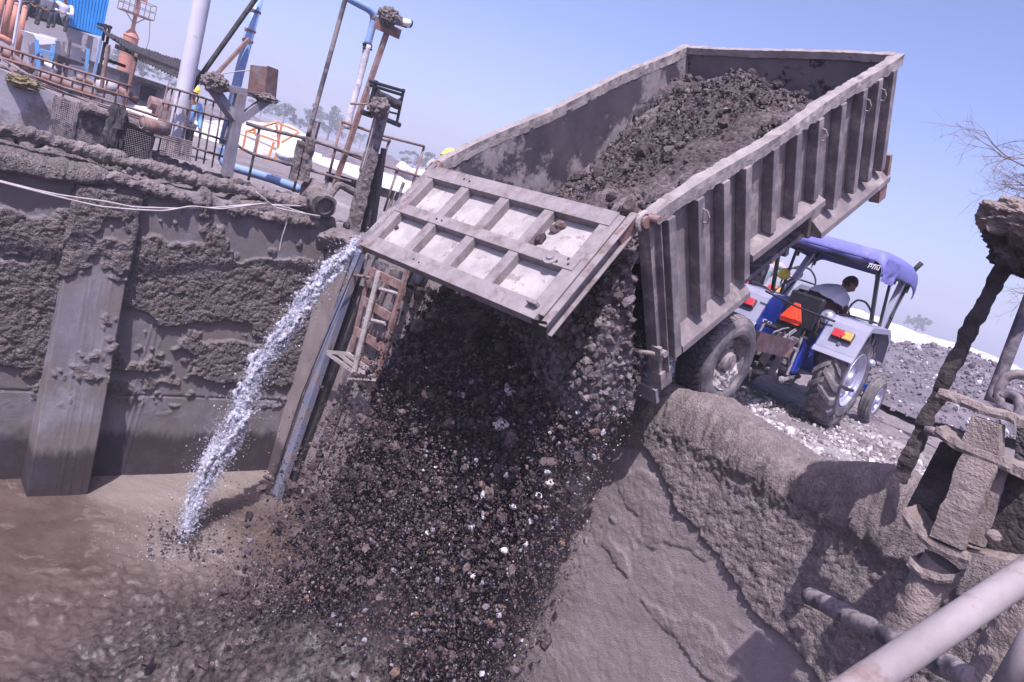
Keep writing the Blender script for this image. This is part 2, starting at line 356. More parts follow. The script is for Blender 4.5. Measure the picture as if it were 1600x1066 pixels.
def wall_path(z0, top, r, back, step):
    L1 = top-r-z0; L2 = r*math.pi/2; n = int((L1+L2+back)/step); s = np.linspace(0, L1+L2+back, n)
    d = np.zeros(n); z = np.zeros(n); nd_ = np.zeros(n); nz = np.zeros(n)
    a = s < L1; z[a] = z0+s[a]; nd_[a] = 1
    b = (s >= L1) & (s < L1+L2); th = (s[b]-L1)/r; z[b] = top-r+r*np.sin(th); d[b] = -(r-r*np.cos(th)); nd_[b] = np.cos(th); nz[b] = np.sin(th)
    c = s >= L1+L2; d[c] = -r-(s[c]-L1-L2); z[c] = top; nz[c] = 1
    return s, d, z, nd_, nz                   # d: towards the pit, z: height, normal (nd,nz)

def w1_mask(b, z):      # b along the wall, returns crust coverage 0..1
    wob = .22*fbm(b*1.1, z*1.1, o=4, s=3); zz = z+wob
    m = sst(-.22, -.14, zz)
    n = fbm(b*1.4, z*1.8, o=5, s=11)
    band = sst(-1.75, -1.5, zz)*(1-sst(-.75, -.6, zz))
    m = np.maximum(m, sst(-.08, 0.0, n+.34*band-.06-.35*(zz > -.6)-.6*sst(-2.2, -2.6, zz)))
    band2 = sst(-2.55, -2.4, zz)*(1-sst(-1.95, -1.8, zz))
    m = np.maximum(m, sst(0, .07, n+.5*band2-.2))
    m = np.maximum(m, .55*sst(.40, .52, fbm(b*9, z*9, o=3, s=15)+.22*fbm(b*1.2, z*1.2, o=2, s=16)))
    return m*sst(-3.1, -2.7, zz)
# far wall: along E1 (a from -9 to A0), face at b=B0, pit side +E2
def make_wall1():
    s, d, z, ndv, nzv = wall_path(-4.7, -.06, .06, .5, .016)
    av = np.arange(-2.2, A0+.02, .016); Av, S_ = np.meshgrid(av, s, indexing='ij'); Z = np.broadcast_to(z, Av.shape); D = np.broadcast_to(d, Av.shape)
    rise = .16*sst(.6, 4.5, Av)*(Z > -.8)*sst(-.8, .1, Z)
    mk = w1_mask(Av, Z-rise)
    cr = .25*lumps(Av*8, S_*8, 1)+.35*lumps(Av*17, S_*17, 4)+.3*lumps(Av*33, S_*33, 8)+.6*fbm(Av*4, S_*4, o=6, s=9, g=.65)
    th = (.03+.035*sst(-.5, .1, Z))*1.0
    k = mk*(th*.9+.055*cr)+.005*fbm(Av*9, S_*9, o=6, s=2, g=.8)
    k = k+.06*sst(-.3, -.1, Z)*mk*(.5+1.6*fbm(Av*1.3, Av*0, o=4, s=21))          # swollen lip
    k = k-.012*(np.abs(Z+2.78) < .012)
    for r0 in (3.05, 3.12, 3.2, 4.6): k = k+.012*sst(.02, .0, np.abs(Av-r0-.05*(Z+2)))*(Z < -1.6)
    for ac in (-1.6,):
        pass
    wet = sst(-3.25, -3.45, Z+.12*fbm(Av*5, Z*2, o=4, s=6)+.05*fbm(Av*25, Z*12, o=2, s=7))
    X = E1*Av[..., None]+E2*(B0+D+ndv*k)[..., None]; X[..., 2] = Z+rise+nzv*k
    mb = MB(); mb.grid(X[:, ::-1], crust=mk[:, ::-1].ravel(), wet=wet[:, ::-1].ravel())
    o = mb.build('pit_wall', m_wall1, smooth=True)
    tag(o, 'long mud crusted concrete pit wall with a buttress, left of the water jet', 'wall')
    # plain continuation out of view
    mb = MB(); mb.box((E1*((-2.2-8)/2)+E2*(B0-.25)+[0, 0, -2.3]), (5.8, .5, 4.8), R=np.array([E1, E2, [0, 0, 1]]))
    ot = mb.build('wall_extension', m_wall1, o)
    # buttress
    a0, a1 = 1.93, 2.60; zt = -.12; n1 = 60; zz = np.linspace(-4.7, zt, 300)
    prof = []; seg = 12
    dep = lambda z_: .06+.42*sst(.2, -4.6, z_)**.9
    rows = []; cm = []
    for z_ in zz:
        dd = dep(z_); L = [(a0, t) for t in np.linspace(-.05, dd, 14)[:-1]]+[(t, dd) for t in np.linspace(a0, a1, 40)]+[(a1, t) for t in np.linspace(dd, -.05, 14)[1:]]
        rows.append(L)
    R_ = np.array(rows); Zb = np.repeat(zz[:, None], R_.shape[1], 1); Ab = R_[..., 0]; Db = R_[..., 1]
    nA = np.zeros_like(Ab); nD = np.zeros_like(Ab); nA[:, :13] = -1; nD[:, 13:53] = 1; nA[:, 53:] = 1
    mk = sst(-.02, .06, fbm(Ab*1.3+5, Zb*1.3, o=5, s=31)+.55*sst(-1.5, -1.1, Zb)+.45*sst(.45, .2, np.abs(Zb+2.2))-.2)*sst(-2.9, -2.5, Zb)
    cr = .35*lumps(Ab*7+Db*7, Zb*7, 1)+.4*lumps(Ab*15+Db*15, Zb*15, 4)+.25*lumps(Ab*30+Db*30, Zb*30, 8)+.4*fbm(Ab*3, Zb*3, o=3, s=9)
    mk = np.maximum(mk, .5*sst(.36, .5, fbm(Ab*9, Zb*9+Db*9, o=3, s=18))*sst(-3, -2.6, Zb))
    k = mk*(.02+.05*cr)+.002*fbm(Ab*30+Db*30, Zb*3, o=3, s=5)+.004*fbm(Ab*12, Zb*12+Db*12, o=4, s=6, g=.7)
    for r0 in (2.14, 2.2, 2.3, 2.42): k = k+.008*sst(.012, 0, np.abs(Ab-r0+.02*Zb))*(Zb < -1.2)
    wet = sst(-3.3, -3.5, Zb+.1*fbm(Ab*5, Zb*2, o=4, s=6)+.05*fbm(Ab*25, Zb*12, o=2, s=7))
    X = E1*(Ab+nA*k)[..., None]+E2*(B0+Db+nD*k)[..., None]; X[..., 2] = Zb
    mb = MB(); mb.grid(X[::-1], crust=mk[::-1].ravel(), wet=wet[::-1].ravel()); mb.build('buttress', m_wall1, o, smooth=True)
    return o
wall1 = make_wall1()
def make_wall2():
    s, d, z, ndv, nzv = wall_path(-4.7, .0, .12, 1.0, .016)
    bv = np.concatenate([np.arange(B0-.02, -5, .03), np.arange(-5, 1.6, .0135)]); Bv, S_ = np.meshgrid(bv, s, indexing='ij'); Z = np.broadcast_to(z, Bv.shape); D = np.broadcast_to(d, Bv.shape)
    # lower edge of the thick coat, traced: (b,z)
    e = np.interp(Bv, [-9.6, -8, -6.5, -4.6, -3.24, -2.6, -1.78, -1.21, 0, 2], [-.1, -.15, -.7, -.6, -.5, -.75, -1.06, -1.25, -1.5, -1.8])
    e = e+.16*fbm(Bv*2.2, Z*2.2, o=5, s=41)
    mk = sst(-.012, .012, Z-e)
    isl = sst(.22, .26, fbm(Bv*1.6, Z*2.4, o=4, s=45)-.02)*(Bv > -4.5)*.6; isl = np.maximum(isl*(Z > e-.9)*.5, 0*sst(.36, .5, fbm(Bv*8, Z*8, o=3, s=47)+.2*fbm(Bv*1.5, Z*1.5, o=2, s=48))); mk2 = np.maximum(mk, isl)
    cr = .22*lumps(Bv*10, S_*10, 51)+.32*lumps(Bv*22, S_*22, 54)+.3*lumps(Bv*44, S_*44, 58)+.55*fbm(Bv*5, S_*5, o=6, s=59, g=.66)
    rough = sst(-3.6, -3.0, Bv)
    k = mk2*(.022+(.05+.03*sst(-.4, -.1, Z))*cr*(.4+.6*rough))+(.013*fbm(Bv*7, S_*7, o=6, s=52, g=.8)+.006*lumps(Bv*26, S_*26, 57)*sst(-.1, .3, fbm(Bv*2, S_*2, o=3, s=56)))*sst(-5.5, -4.5, Bv)
    lip = .05+.10*np.interp(Bv, [-9.6, -4.6, -3.2, -2.85, -1.95, -1.35, -.6, 2], [0, 0, .6, 1.1, .2, 1.9, 1.4, 1.2])
    k = k+sst(-.25, .0, Z)*(lip*.35+.05*fbm(Bv*2.5, S_*2, o=4, s=61)); up = nzv*lip*1.3*sst(1.15, .2, -D)
    X = E1*(A0-(D+ndv*k))[..., None]+E2*Bv[..., None]; X[..., 2] = Z+nzv*k*.6+up-.12*sst(.55, 1.1, -D)
    wet = sst(-3.35, -3.5, Z)*.8
    mb = MB(); mb.grid(X, crust=mk2.ravel(), wet=wet.ravel())
    o = mb.build('pit_wall', m_wall2, smooth=True)
    tag(o, 'mud coated pit wall beneath the tipping trailer, thick crust over a thin smooth coat', 'wall')
    return o
wall2 = make_wall2()
# ground -------------------------------------------------------------
def axis_lines(lo_far, lo, hi, hi_far, step, extra=()):
    v = list(np.arange(lo, hi, step)); k = step; x = hi
    while x < hi_far: v.append(x); k *= 1.25; x += k
    v.append(hi_far); k = step; x = lo
    while x > lo_far: k *= 1.25; x -= k; v.append(max(x, lo_far))
    v = sorted(set([round(a, 4) for a in v+list(extra)])); return np.array(v)
GA = A0+.35; GB = B0-.3
def ground_h(A, B):
    r = np.hypot(A, B)
    h = -.03-.24*sst(A0+1.2, A0+3.2, A)*sst(-6.5, -4.0, B)
    h = h+.05*fbm(A*.7, B*.7, o=3, s=71)*sst(A0+.5, A0+1.5, A)+.03*fbm(A*4, B*4, o=4, s=72)*(r < 40)*sst(A0+.4, A0+1, A)
    # ruts along the driving direction
    return h - .0
la = axis_lines(-3000, A0+.35, 16, 3000, .075, (GA,)); lb = axis_lines(-3000, -7, 6, 3000, .09, (GB,))
la = la[(la < GA-1e-3) & (la < -4) | (la >= GA-1e-3) | True]
la = np.array(sorted(set([round(a, 4) for a in la if not (abs(a-GA) < .03)]+[round(GA, 4), -4.0]))); lb = np.array(sorted(set([round(a, 4) for a in lb if not (abs(a-GB) < .03)]+[round(GB, 4), 6.0])))
Ag, Bg = np.meshgrid(la, lb, indexing='ij'); H = ground_h(Ag, Bg)
X = E1*Ag[..., None]+E2*Bg[..., None]; X[..., 2] = H
n, m_ = Ag.shape; i, j = np.meshgrid(np.arange(n-1), np.arange(m_-1), indexing='ij')
ac = (Ag[:-1, :-1]+Ag[1:, :-1])/2; bc = (Bg[:-1, :-1]+Bg[:-1, 1:])/2
pit = (ac > -4) & (ac < GA) & (bc > GB) & (bc < 6)
q = np.stack([i*m_+j, (i+1)*m_+j, (i+1)*m_+j+1, i*m_+j+1], -1)[~pit].reshape(-1, 4)[:, ::-1]
def ground_mat():
    m, t, b = new_mat('ash_ground'); co = nd(t, 'TexCoord').outputs['Object']
    n1 = noise(t, .35, 8, .6, co); n2 = noise(t, 6, 8, .7, co)
    c = mixc(t, ramp(t, n2.outputs[0], [(.35, 0.), (.65, 1.)]).outputs[0], (.15, .125, .135), (.27, .235, .245))
    at = nd(t, 'Attribute'); at.attribute_name = 'pale'
    v = nd(t, 'TexVoronoi'); v.inputs['Scale'].default_value = 22; t.links.new(co, v.inputs['Vector'])
    pc = mixc(t, ramp(t, v.outputs['Distance'], [(.1, 1.), (.5, 0.)]).outputs[0], (.28, .245, .26), (.5, .47, .5))
    c = mixc(t, at.outputs['Fac'], c, pc); far = ramp(t, n1.outputs[0], [(.45, 0.), (.6, .5)]).outputs[0]
    c = mixc(t, far, c, (.15, .13, .15)); t.links.new(c, b.inputs['Base Color']); b.inputs['Roughness'].default_value = .95; b.inputs['Specular IOR Level'].default_value = .1
    bump(t, b, ((4, .4, .08), (25, .6, .03), (110, .6, .01)), co); return m
pale = sst(-.1, .15, fbm(Ag*.9, Bg*.9, o=4, s=77)+.35-.09*np.abs(Ag-7.6)-.05*np.abs(Bg+2.6))*(Ag > A0)*(Ag < 11)
mb = MB(); mb.add(X.reshape(-1, 3), [q], pale=pale.ravel())
gr = mb.build('ground', ground_mat(), smooth=True); tag(gr, kind='structure')
# other sides of the pit (behind and beside the camera)
mb = MB(); RAB = np.array([E1, E2, [0, 0, 1]])
mb.box(AB(-4.2, -1.8, -2.35), (.4, 16, 4.7), R=RAB); nw = mb.build('pit_wall', m_wall1); tag(nw, 'near side concrete wall of the pit, behind the viewer', 'wall')
# slurry --------------------------------------------------------------
PILE = np.array([-.55, 5.35])           # where the tipped soil lands
def slurry_h(x, y):
    c = PZ(285, 850, ZW)[:2]; r = np.hypot(x-c[0], y-c[1])
    h = .02*fbm(x*1.6+.8*fbm(x, y, o=3, s=80), y*3.2, o=6, s=81, g=.6)+.006*np.abs(fbm(x*5, y*7, o=4, s=89))+.03*sst(1.3, .1, r)*fbm(x*9, y*9, o=4, s=82)+.02*np.sin(r*11)*np.exp(-r*1.5)
    rp = np.hypot(x-PILE[0], (y-PILE[1]))+.5*fbm(x*.8, y*.8, o=3, s=83)
    k = sst(3.1, 1.5, rp); h = h+k*(.10+.12*fbm(x*3, y*3, o=5, s=84)+.05*lumps(x*13, y*13, 85)+.035*lumps(x*27, y*27, 86))+1.1*sst(1.9, .2, rp)
    k2 = sst(4.4, 2.2, rp); h = h+k2*.10*np.abs(fbm(x*5, y*5, o=6, s=88, g=.62))*1.6-k2*.03
    return h, np.clip(k+.35*k2, 0, 1), sst(1.2, .2, r)
av = np.arange(-1.5, A0+.05, .026); bv = np.arange(B0-.02, -.5, .026); Av, Bv = np.meshgrid(av, bv, indexing='ij')
X = E1*Av[..., None]+E2*Bv[..., None]; h, mk, foam = slurry_h(X[..., 0], X[..., 1]); X[..., 2] = ZW+h
calm = sst(1.4, .35, Bv-B0+.5*fbm(Av*1.2, Bv*1.2, o=3, s=91))*sst(2.4, 2.9, Av)
def slurry_mat():
    m, t, b = new_mat('slurry_water'); co = nd(t, 'TexCoord').outputs['Object']
    a = nd(t, 'Attribute'); a.attribute_name = 'mud'; a2 = nd(t, 'Attribute'); a2.attribute_name = 'foam'
    n = noise(t, 1.6, 8, .6, co, .8)
    c = mixc(t, ramp(t, n.outputs[0], [(.4, 0.), (.62, 1.)]).outputs[0], (.070, .048, .044), (.10, .072, .066))
    c = mixc(t, a2.outputs['Fac'], c, (.21, .175, .163)); st_ = noise(t, 2.2, 9, .7, co, 1.5); c = mixc(t, ramp(t, st_.outputs[0], [(.56, 0.), (.60, .55), (.64, 0.)]).outputs[0], c, (.22, .182, .176))
    n2 = noise(t, 12, 8, .7, co); mudc = mixc(t, ramp(t, n2.outputs[0], [(.4, 0.), (.6, 1.)]).outputs[0], (.02, .016, .016), (.085, .068, .066))
    c = mixc(t, a.outputs['Fac'], c, mudc); t.links.new(c, b.inputs['Base Color'])
    nr = noise(t, 5, 6, .6, co); rr = nd(t, 'MapRange'); t.links.new(nr.outputs[0], rr.inputs[0]); rr.inputs[1].default_value = .35; rr.inputs[2].default_value = .65; rr.inputs[3].default_value = .2; rr.inputs[4].default_value = .45
    t.links.new(rr.outputs[0], b.inputs['Roughness']); b.inputs['Specular IOR Level'].default_value = .25
    bump(t, b, ((3, .3, .05), (12, .3, .02), (70, .25, .006)), co); cwt = nd(t, 'MapRange'); t.links.new(a.outputs['Fac'], cwt.inputs[0]); cwt.inputs[3].default_value = .5; cwt.inputs[4].default_value = .12; t.links.new(cwt.outputs[0], b.inputs['Coat Weight']); b.inputs['Coat Roughness'].default_value = .06
    n1 = noise(t, 9, 6, .7, co, .6); u1 = nd(t, 'Bump'); u1.inputs['Strength'].default_value = 1; u1.inputs['Distance'].default_value = .016; t.links.new(n1.outputs[0], u1.inputs['Height'])
    n2 = noise(t, 80, 5, .75, co, .4); u2 = nd(t, 'Bump'); u2.inputs['Strength'].default_value = 1; u2.inputs['Distance'].default_value = .016; t.links.new(n2.outputs[0], u2.inputs['Height']); t.links.new(u1.outputs[0], u2.inputs['Normal']); t.links.new(u2.outputs[0], b.inputs['Coat Normal']); return m
mb = MB(); mb.grid(X, mud=mk.ravel(), foam=np.clip(foam*.7+calm, 0, 1).ravel())
wt = mb.build('water', slurry_mat(), smooth=True); tag(wt, kind='structure')
mb = MB(); mb.box(AB(.6, -1.8, ZW-.12), (9.6, 15.8, .1), R=RAB); tag(mb.build('pit_floor', m_wall1), kind='structure')
# hazy air, mounds and lime heaps -----------------------------------------
def strip_heap(name, P0, P1, wid, h, seed, mat, step, label, bumpy=.3):
    P0 = np.array(P0, float); P1 = np.array(P1, float); L = np.linalg.norm(P1-P0); t = (P1-P0)/L; nrm = np.array([-t[1], t[0], 0])
    u = np.linspace(0, 1, int(L/step)); v = np.linspace(-1, 1, max(12, int(2*wid/step))); U, V = np.meshgrid(u, v, indexing='ij')
    hh = h*(1+bumpy*2*fbm(U*L/4, V*0, o=3, s=seed))*sst(0, .08, U)*sst(1, .92, U)
    prof = np.clip(1-np.abs(V), 0, 1)**.8
    X = P0+t*(U*L)[..., None]+nrm*(V*wid)[..., None]; k = hh*prof
    k = k+prof**.3*bumpy*h*.35*fbm(X[..., 0]*.9, X[..., 1]*.9, o=5, s=seed+2)+.1*prof**.3*lumps(X[..., 0]*3, X[..., 1]*3, seed)*min(1, h)
    X[..., 2] = P0[2]+(P1[2]-P0[2])*U+k-.06
    mb = MB(); mb.grid(X[:, ::-1]); o = mb.build(name, mat, smooth=True); return tag(o, kind='structure')
m_rubble = M('rubble_soil', (.11, .095, .115), (.21, .185, .215), 2.2, .95, ((4, .6, .15), (20, .6, .05)), spec=.1)
rub = strip_heap('rubble_mound', PZ(1330, 545, -.2)*0+np.append(PD(1320, 520, 24)[:2], -.1), np.append(PD(1780, 640, 20)[:2], -.1), 6.5, 1.25, 101, m_rubble, .14, '')
strip_heap('lime_embankment', np.append(PD(1300, 480, 60)[:2], 0), np.append(PD(1900, 640, 46)[:2], 0), 8, 1.2, 111, m_lime, .4, '', .16)
strip_heap('lime_embankment', np.append(PD(420, 240, 48)[:2], 0), np.append(PD(760, 300, 34)[:2], 0), 5, .8, 121, m_lime, .35, '', .5)
strip_heap('lime_heap', np.append(PD(140, 140, 33)[:2], -.1), np.append(PD(420, 240, 27)[:2], -.1), 2.4, .55, 131, m_lime, .3, '', .6)
strip_heap('soil_bank', np.append(PD(330, 190, 60)[:2], 0), np.append(PD(640, 280, 42)[:2], 0), 5, 1.05, 141, m_rubble, .4, '', .3)
rng = np.random.default_rng(5)
def scatter(name, mat, pts, r, kind='stuff', fine=False, rough=.35, rnd=None):
    mb = MB(); clods(mb, pts, r, rng, fine, rough, rnd=rnd); o = mb.build(name, mat, smooth=False); return tag(o, kind=kind) if kind else o
# pale broken stones where the tractor stands
N = 9000; a = rng.normal(8.0, 1.7, N); b = rng.uniform(-6.0, 2.0, N); keep = (a > A0+.55) & (a < 13); a, b = a[keep], b[keep]
dn = fbm(a*.8, b*.8, o=3, s=151); keep = dn > -.18; a, b = a[keep], b[keep]; r = np.exp(rng.normal(-3.95, .45, len(a)))
P = E1*a[:, None]+E2*b[:, None]; P[:, 2] = ground_h(a, b)+r*.25
scatter('gravel', m_stone, P, r)
# stones on the rubble mound
bv_ = rub.data; vco = np.zeros(len(bv_.vertices)*3, np.float32); bv_.vertices.foreach_get('co', vco); vco = vco.reshape(-1, 3)
ix = rng.choice(len(vco), 5000); rr = np.exp(rng.normal(-3.75, .55, len(ix)))
scatter('rubble_stones', soil_mat('rubble_stone', [(0, (.10, .09, .11)), (.75, (.2, .18, .21)), (1, (.5, .48, .54))], ((20, .4, .03),)), vco[ix]+[0, 0, .02], rr)
# distant trees -----------------------------------------------------------
def tree(px, py, dist, h, wd, seed, label, dense=1.0):
    base = PD(px, py, dist); base[2] = 0; R = random.Random(seed); rg = np.random.default_rng(seed)
    t = thing('tree', base, label, 'tree', 'distant trees')
    mb = MB(); tr = [base, base+[.1, 0, h*.35], base+[.0, .1, h*.8]]; mb.tube(tr, [h*.035, h*.025, h*.008], 7)
    for k in range(6):
        a = R.random()*6.28; z = h*R.uniform(.3, .65); p = base+[0, 0, z]; mb.tube([p, p+[math.cos(a)*wd*.3, math.sin(a)*wd*.3, h*.18]], [h*.014, h*.004], 5)
    mb.build('trunk', m_bark, t)
    mb = MB(); nc = 26; cs = []
    for k in range(nc):
        a = R.random()*6.28; q = R.random()**.6; z = R.uniform(.32, 1); s = math.sin(math.pi*min(1, (z-.2)/.8))**.6+.15
        cs.append((math.cos(a)*q*wd*.5*s, math.sin(a)*q*wd*.5*s, z*h*.92, R.uniform(.09, .17)*h))
    n = int(2600*dense); ci = rg.integers(0, nc, n); c = np.array(cs)[ci]; d = rg.normal(size=(n, 3)); d /= np.linalg.norm(d, axis=1)[:, None]
    P = base+c[:, :3]+d*(c[:, 3:]*rg.random((n, 1))**.4)*[1, 1, .75]; s = h*.022*(.6+rg.random(n))
    u = rg.normal(size=(n, 3)); u /= np.linalg.norm(u, axis=1)[:, None]; v = np.cross(u, rg.normal(size=(n, 3))); v /= np.linalg.norm(v, axis=1)[:, None]
    V = np.stack([P-u*s[:, None], P+v*s[:, None]*.7, P+u*s[:, None], P-v*s[:, None]*.7], 1).reshape(-1, 3)
    mb.add(V, [np.arange(4*n).reshape(-1, 4)], rnd=np.repeat(np.clip(rg.random(n)*.5+.5*(ci % 5)/5, 0, 1), 4)); mb.build('crown', m_leaf, t)
for q in ((398, 215, 260, 6.5, 8, 1, 'hazy low tree left of the box on the T shaped stand'), (436, 215, 180, 5.6, 7, 2, 'hazy round green tree just right of the T shaped stand'), (462, 222, 190, 3.4, 5, 3, 'small round bush tree between the T shaped stand and the thin leaning pole'),
          (478, 228, 230, 9.2, 6, 4, 'slim hazy tree directly behind the thin leaning pole'), (508, 230, 220, 10, 7, 5, 'tall airy tree right of the thin leaning pole, left of the railings'),
          (556, 250, 280, 6.3, 16, 6, 'wide low hazy tree behind the red brown post'), (641, 272, 180, 4.4, 8, 7, 'low round tree above the lime bank left of the trailer'), (664, 276, 190, 5.6, 5, 8, 'narrow upright tree above the lime bank left of the trailer'),
          (1428, 520, 260, 6.6, 11, 9, 'small round dark tree on the horizon right of the tractor'), (222, 120, 160, 4.6, 5, 10, 'hazy broad tree behind the corrugated canopy and the orange stack'), (262, 135, 170, 4.2, 6, 11, 'hazy tree behind the shed roof'),
          (184, 108, 150, 5.4, 5, 12, 'hazy tall tree left of the orange stack'), (640, 290, 80, .1, .1, 13, '')):
    if q[6]: tree(q[0], q[1], q[2], q[3], q[4], q[5], q[6])
# bare tree at the right, trunk beyond the frame
def bare_tree():
    base = PD(1700, 640, 11); base[2] = -.2; t = thing('bare_tree', base, 'leafless tree with fine bare twigs reaching in from the right edge', 'tree')
    R = random.Random(4); mb = MB(); mt = MB(); top = PD(1690, 300, 11)
    def grow(p, d, L, r, lev):
        n = 5; pts = [p]
        for k in range(n):
            d = d+np.array([R.gauss(0, .16), R.gauss(0, .16), R.gauss(-.03, .14)]); d /= np.linalg.norm(d); pts.append(pts[-1]+d*L/n)
        (mt if lev == 0 else mb).tube(pts, [r, r*.55], 6 if lev < 2 else 4)
        if lev >= 5 or L < .12: return
        for k in range(4 if lev < 3 else 3):
            q = pts[R.randint(2, n)]; a = np.array([R.gauss(0, 1), R.gauss(0, 1), R.gauss(.0, .8)]); nd2 = d+a*.55; grow(q, nd2/np.linalg.norm(nd2), L*R.uniform(.55, .8), r*.5, lev+1)
    mt.tube([base, base*.5+top*.5+[.2, 0, 0], top], [.16, .12, .08], 9)
    for (px, py, pr) in ((1545, 215, 10.5), (1560, 300, 10.8), (1600, 180, 10.6), (1530, 250, 11.5), (1575, 420, 10.8)):
        s = top if py < 400 else base*.4+top*.6; e = PD(px, py, pr); d = e-s; L = np.linalg.norm(d); grow(s, d/L, L*.62, .018, 1)
    mt.build('trunk', m_bark, t, smooth=True); mb.build('branches', m_bark, t)
bare_tree()
# ================================================================== TRAILER
TY = math.radians(42.3); TT = math.radians(35.6); TR_ = math.radians(2.3)
_a = np.array([math.sin(TY), math.cos(TY), 0]); _l = np.array([math.cos(TY), -math.sin(TY), 0]); _u = np.array([0, 0, 1.])
_l2 = math.cos(TR_)*_l+math.sin(TR_)*_u; _u0 = -math.sin(TR_)*_l+math.cos(TR_)*_u
_a2 = math.cos(TT)*_a+math.sin(TT)*_u0; _u2 = -math.sin(TT)*_a+math.cos(TT)*_u0
XT = np.array([.27, 6.36, .424]); BW, BL, BH = 1.2, 3.774, 1.236
FB = (XT, np.array([_l2, _a2, _u2]))                       # body frame: across, forward, up
FC = (np.array([XT[0], XT[1], 0]), np.array([_l, _a, _u])) # chassis frame
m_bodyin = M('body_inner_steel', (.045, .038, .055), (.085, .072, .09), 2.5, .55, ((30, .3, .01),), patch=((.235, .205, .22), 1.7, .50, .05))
m_bodyfront = M('body_front_inner_steel', (.12, .10, .125), (.17, .145, .17), 2.5, .6, ((30, .3, .01),), patch=((.03, .024, .035), 2.6, .53, .04))
m_bodyout = M('body_side_steel', (.13, .108, .115), (.22, .185, .195), 5, .6, ((60, .35, .006),), patch=((.27, .228, .232), 4, .52, .10))
m_rib = M('body_rib_steel', (.12, .10, .115), (.20, .17, .185), 5, .55, ((60, .3, .006),), patch=((.26, .22, .225), 5, .5, .10))
m_raildust = M('dusty_rail', (.22, .19, .195), (.32, .28, .285), 6, .9, ((40, .6, .015), (160, .4, .004)), patch=((.16, .13, .14), 9, .60, .06))
m_gatebeam = M('tailgate_beam_steel', (.20, .172, .182), (.27, .235, .25), 9, .7, ((70, .5, .004), (14, .2, .01)), patch=((.17, .125, .128), 7, .50, .14))
m_gatepanel = M('tailgate_panel', (.30, .27, .28), (.42, .385, .395), 5, .9, ((30, .6, .01), (110, .5, .004)), patch=((.27, .22, .225), 9, .56, .05))
tr = thing('tipping_trailer', FC[0], 'muddy steel tipping trailer with its body raised and its panelled tailgate swung open', 'trailer')
W_, L_, H_ = BW, BL, BH
def sag(y): return .0
# inner + outer side walls
def side_wall(sgn, name, mat_in, label=None):
    mb = MB(FB); x0 = sgn*(W_-.035); x1 = sgn*W_
    if sgn > 0:   # with the wheel arch cut out of the skirt
        poly = [(0, 0), (1.12, 0), (1.12, .34), (2.3, .34), (2.3, 0), (L_, 0), (L_, H_-.04), (0, H_-.04)]
    else: poly = [(0, 0), (L_, 0), (L_, H_-.04), (0, H_-.04)]
    if sgn > 0:
        for (ya, za, yb, zb) in ((0, 0, 1.12, H_-.04), (1.12, .34, 2.3, H_-.04), (2.3, 0, L_, H_-.04)):
            mb.box(((x0+x1)/2, (ya+yb)/2, (za+zb)/2), (.035, yb-ya-.0005, zb-za))
    else: mb.box(((x0+x1)/2, L_/2, H_/2-.02), (.035, L_, H_-.04))
    return mb.build(name, m_bodyout if sgn > 0 else mat_in, tr)
sw = side_wall(1, 'side_wall', m_bodyout); sw['label'] = 'ribbed right side wall'
swl = side_wall(-1, 'side_wall', m_bodyin); swl['label'] = 'left side wall with dark and pale smears inside'
mb = MB(FB); mb.box((0, L_+.02, H_/2+.0), (2*W_+.04, .04, H_-.03)); fw_ = mb.build('front_wall', m_bodyfront, tr)
mb = MB(FB); mb.box((0, L_/2, .02), (2*W_-.072, L_, .05))
for y in np.arange(.35, L_-.1, .42): mb.beam((-W_+.05, y, -.045), (W_-.05, y, -.045), .06, .075)
fl_ = mb.build('floor', m_steelmud, tr)
for sx in (-.45, .45):
    mb = MB(FB); mb.beam((sx, -.03, -.16), (sx, L_, -.16), .09, .15); mb.build('floor_beam', m_steelmud, tr)
# top rails, slightly bowed and crusted with dust
for sgn in (-1, 1):
    yy = np.linspace(-.03, L_+.06, 160); bow = .004*np.sin(yy/L_*math.pi)
    pts = np.stack([sgn*(W_+.015+bow), yy, H_+.015*np.sin(yy*3.1)+0*yy], 1)
    sec = np.array([[-.05, -.045], [0, -.045], [.05, -.045], [.05, 0], [.05, .035], [0, .035], [-.05, .035], [-.05, 0]])*[1.1, 1.25]
    mb = MB(FB); mb.sweep(pts, sec, (0, 0, 1), amp=.022, fs=14, seed=3); o = mb.build('top_rail', m_raildust, sw if sgn > 0 else swl, smooth=False)
mb = MB(FB); xx = np.linspace(-W_, W_, 110); mb.sweep(np.stack([xx, 0*xx+L_+.02, 0*xx+H_+.0+.012*np.sin(xx*2)], 1), np.array([[-.04, -.04], [.04, -.04], [.04, .035], [0, .04], [-.04, .035]]), (0, 0, 1), amp=.016, fs=14, seed=8); mb.build('top_rail', m_raildust, fw_)
# vertical ribs: folded channels with a chamfered foot
ribs = [.12, .47, .80, 1.10, 1.50, 1.86, 2.22, 2.62, 3.02, 3.32, 3.62]
for i, y in enumerate(ribs):
    z0 = .18 if not (1.12 < y < 2.3) else .44
    if i == 0: z0 = -.03
    wv = .085
    mb = MB(FB); x = W_; d = .095
    mb.box((x+d/2+.0005, y, (z0+H_-.05)/2), (d, wv, H_-.05-z0))
    o = mb.build('rib', m_rib, sw, bevel=.006)
    if i in (1, 6, 8, 9):     # tarpaulin hook
        mb = MB(FB); zc = H_-.2; mb.tube([(x+d, y+.02, zc-.05), (x+d+.035, y+.02, zc-.05), (x+d+.05, y+.02, zc), (x+d+.03, y+.02, zc+.05), (x+d-.01, y+.02, zc+.06)], .007, 6); mb.build('hook', m_raildust, o)
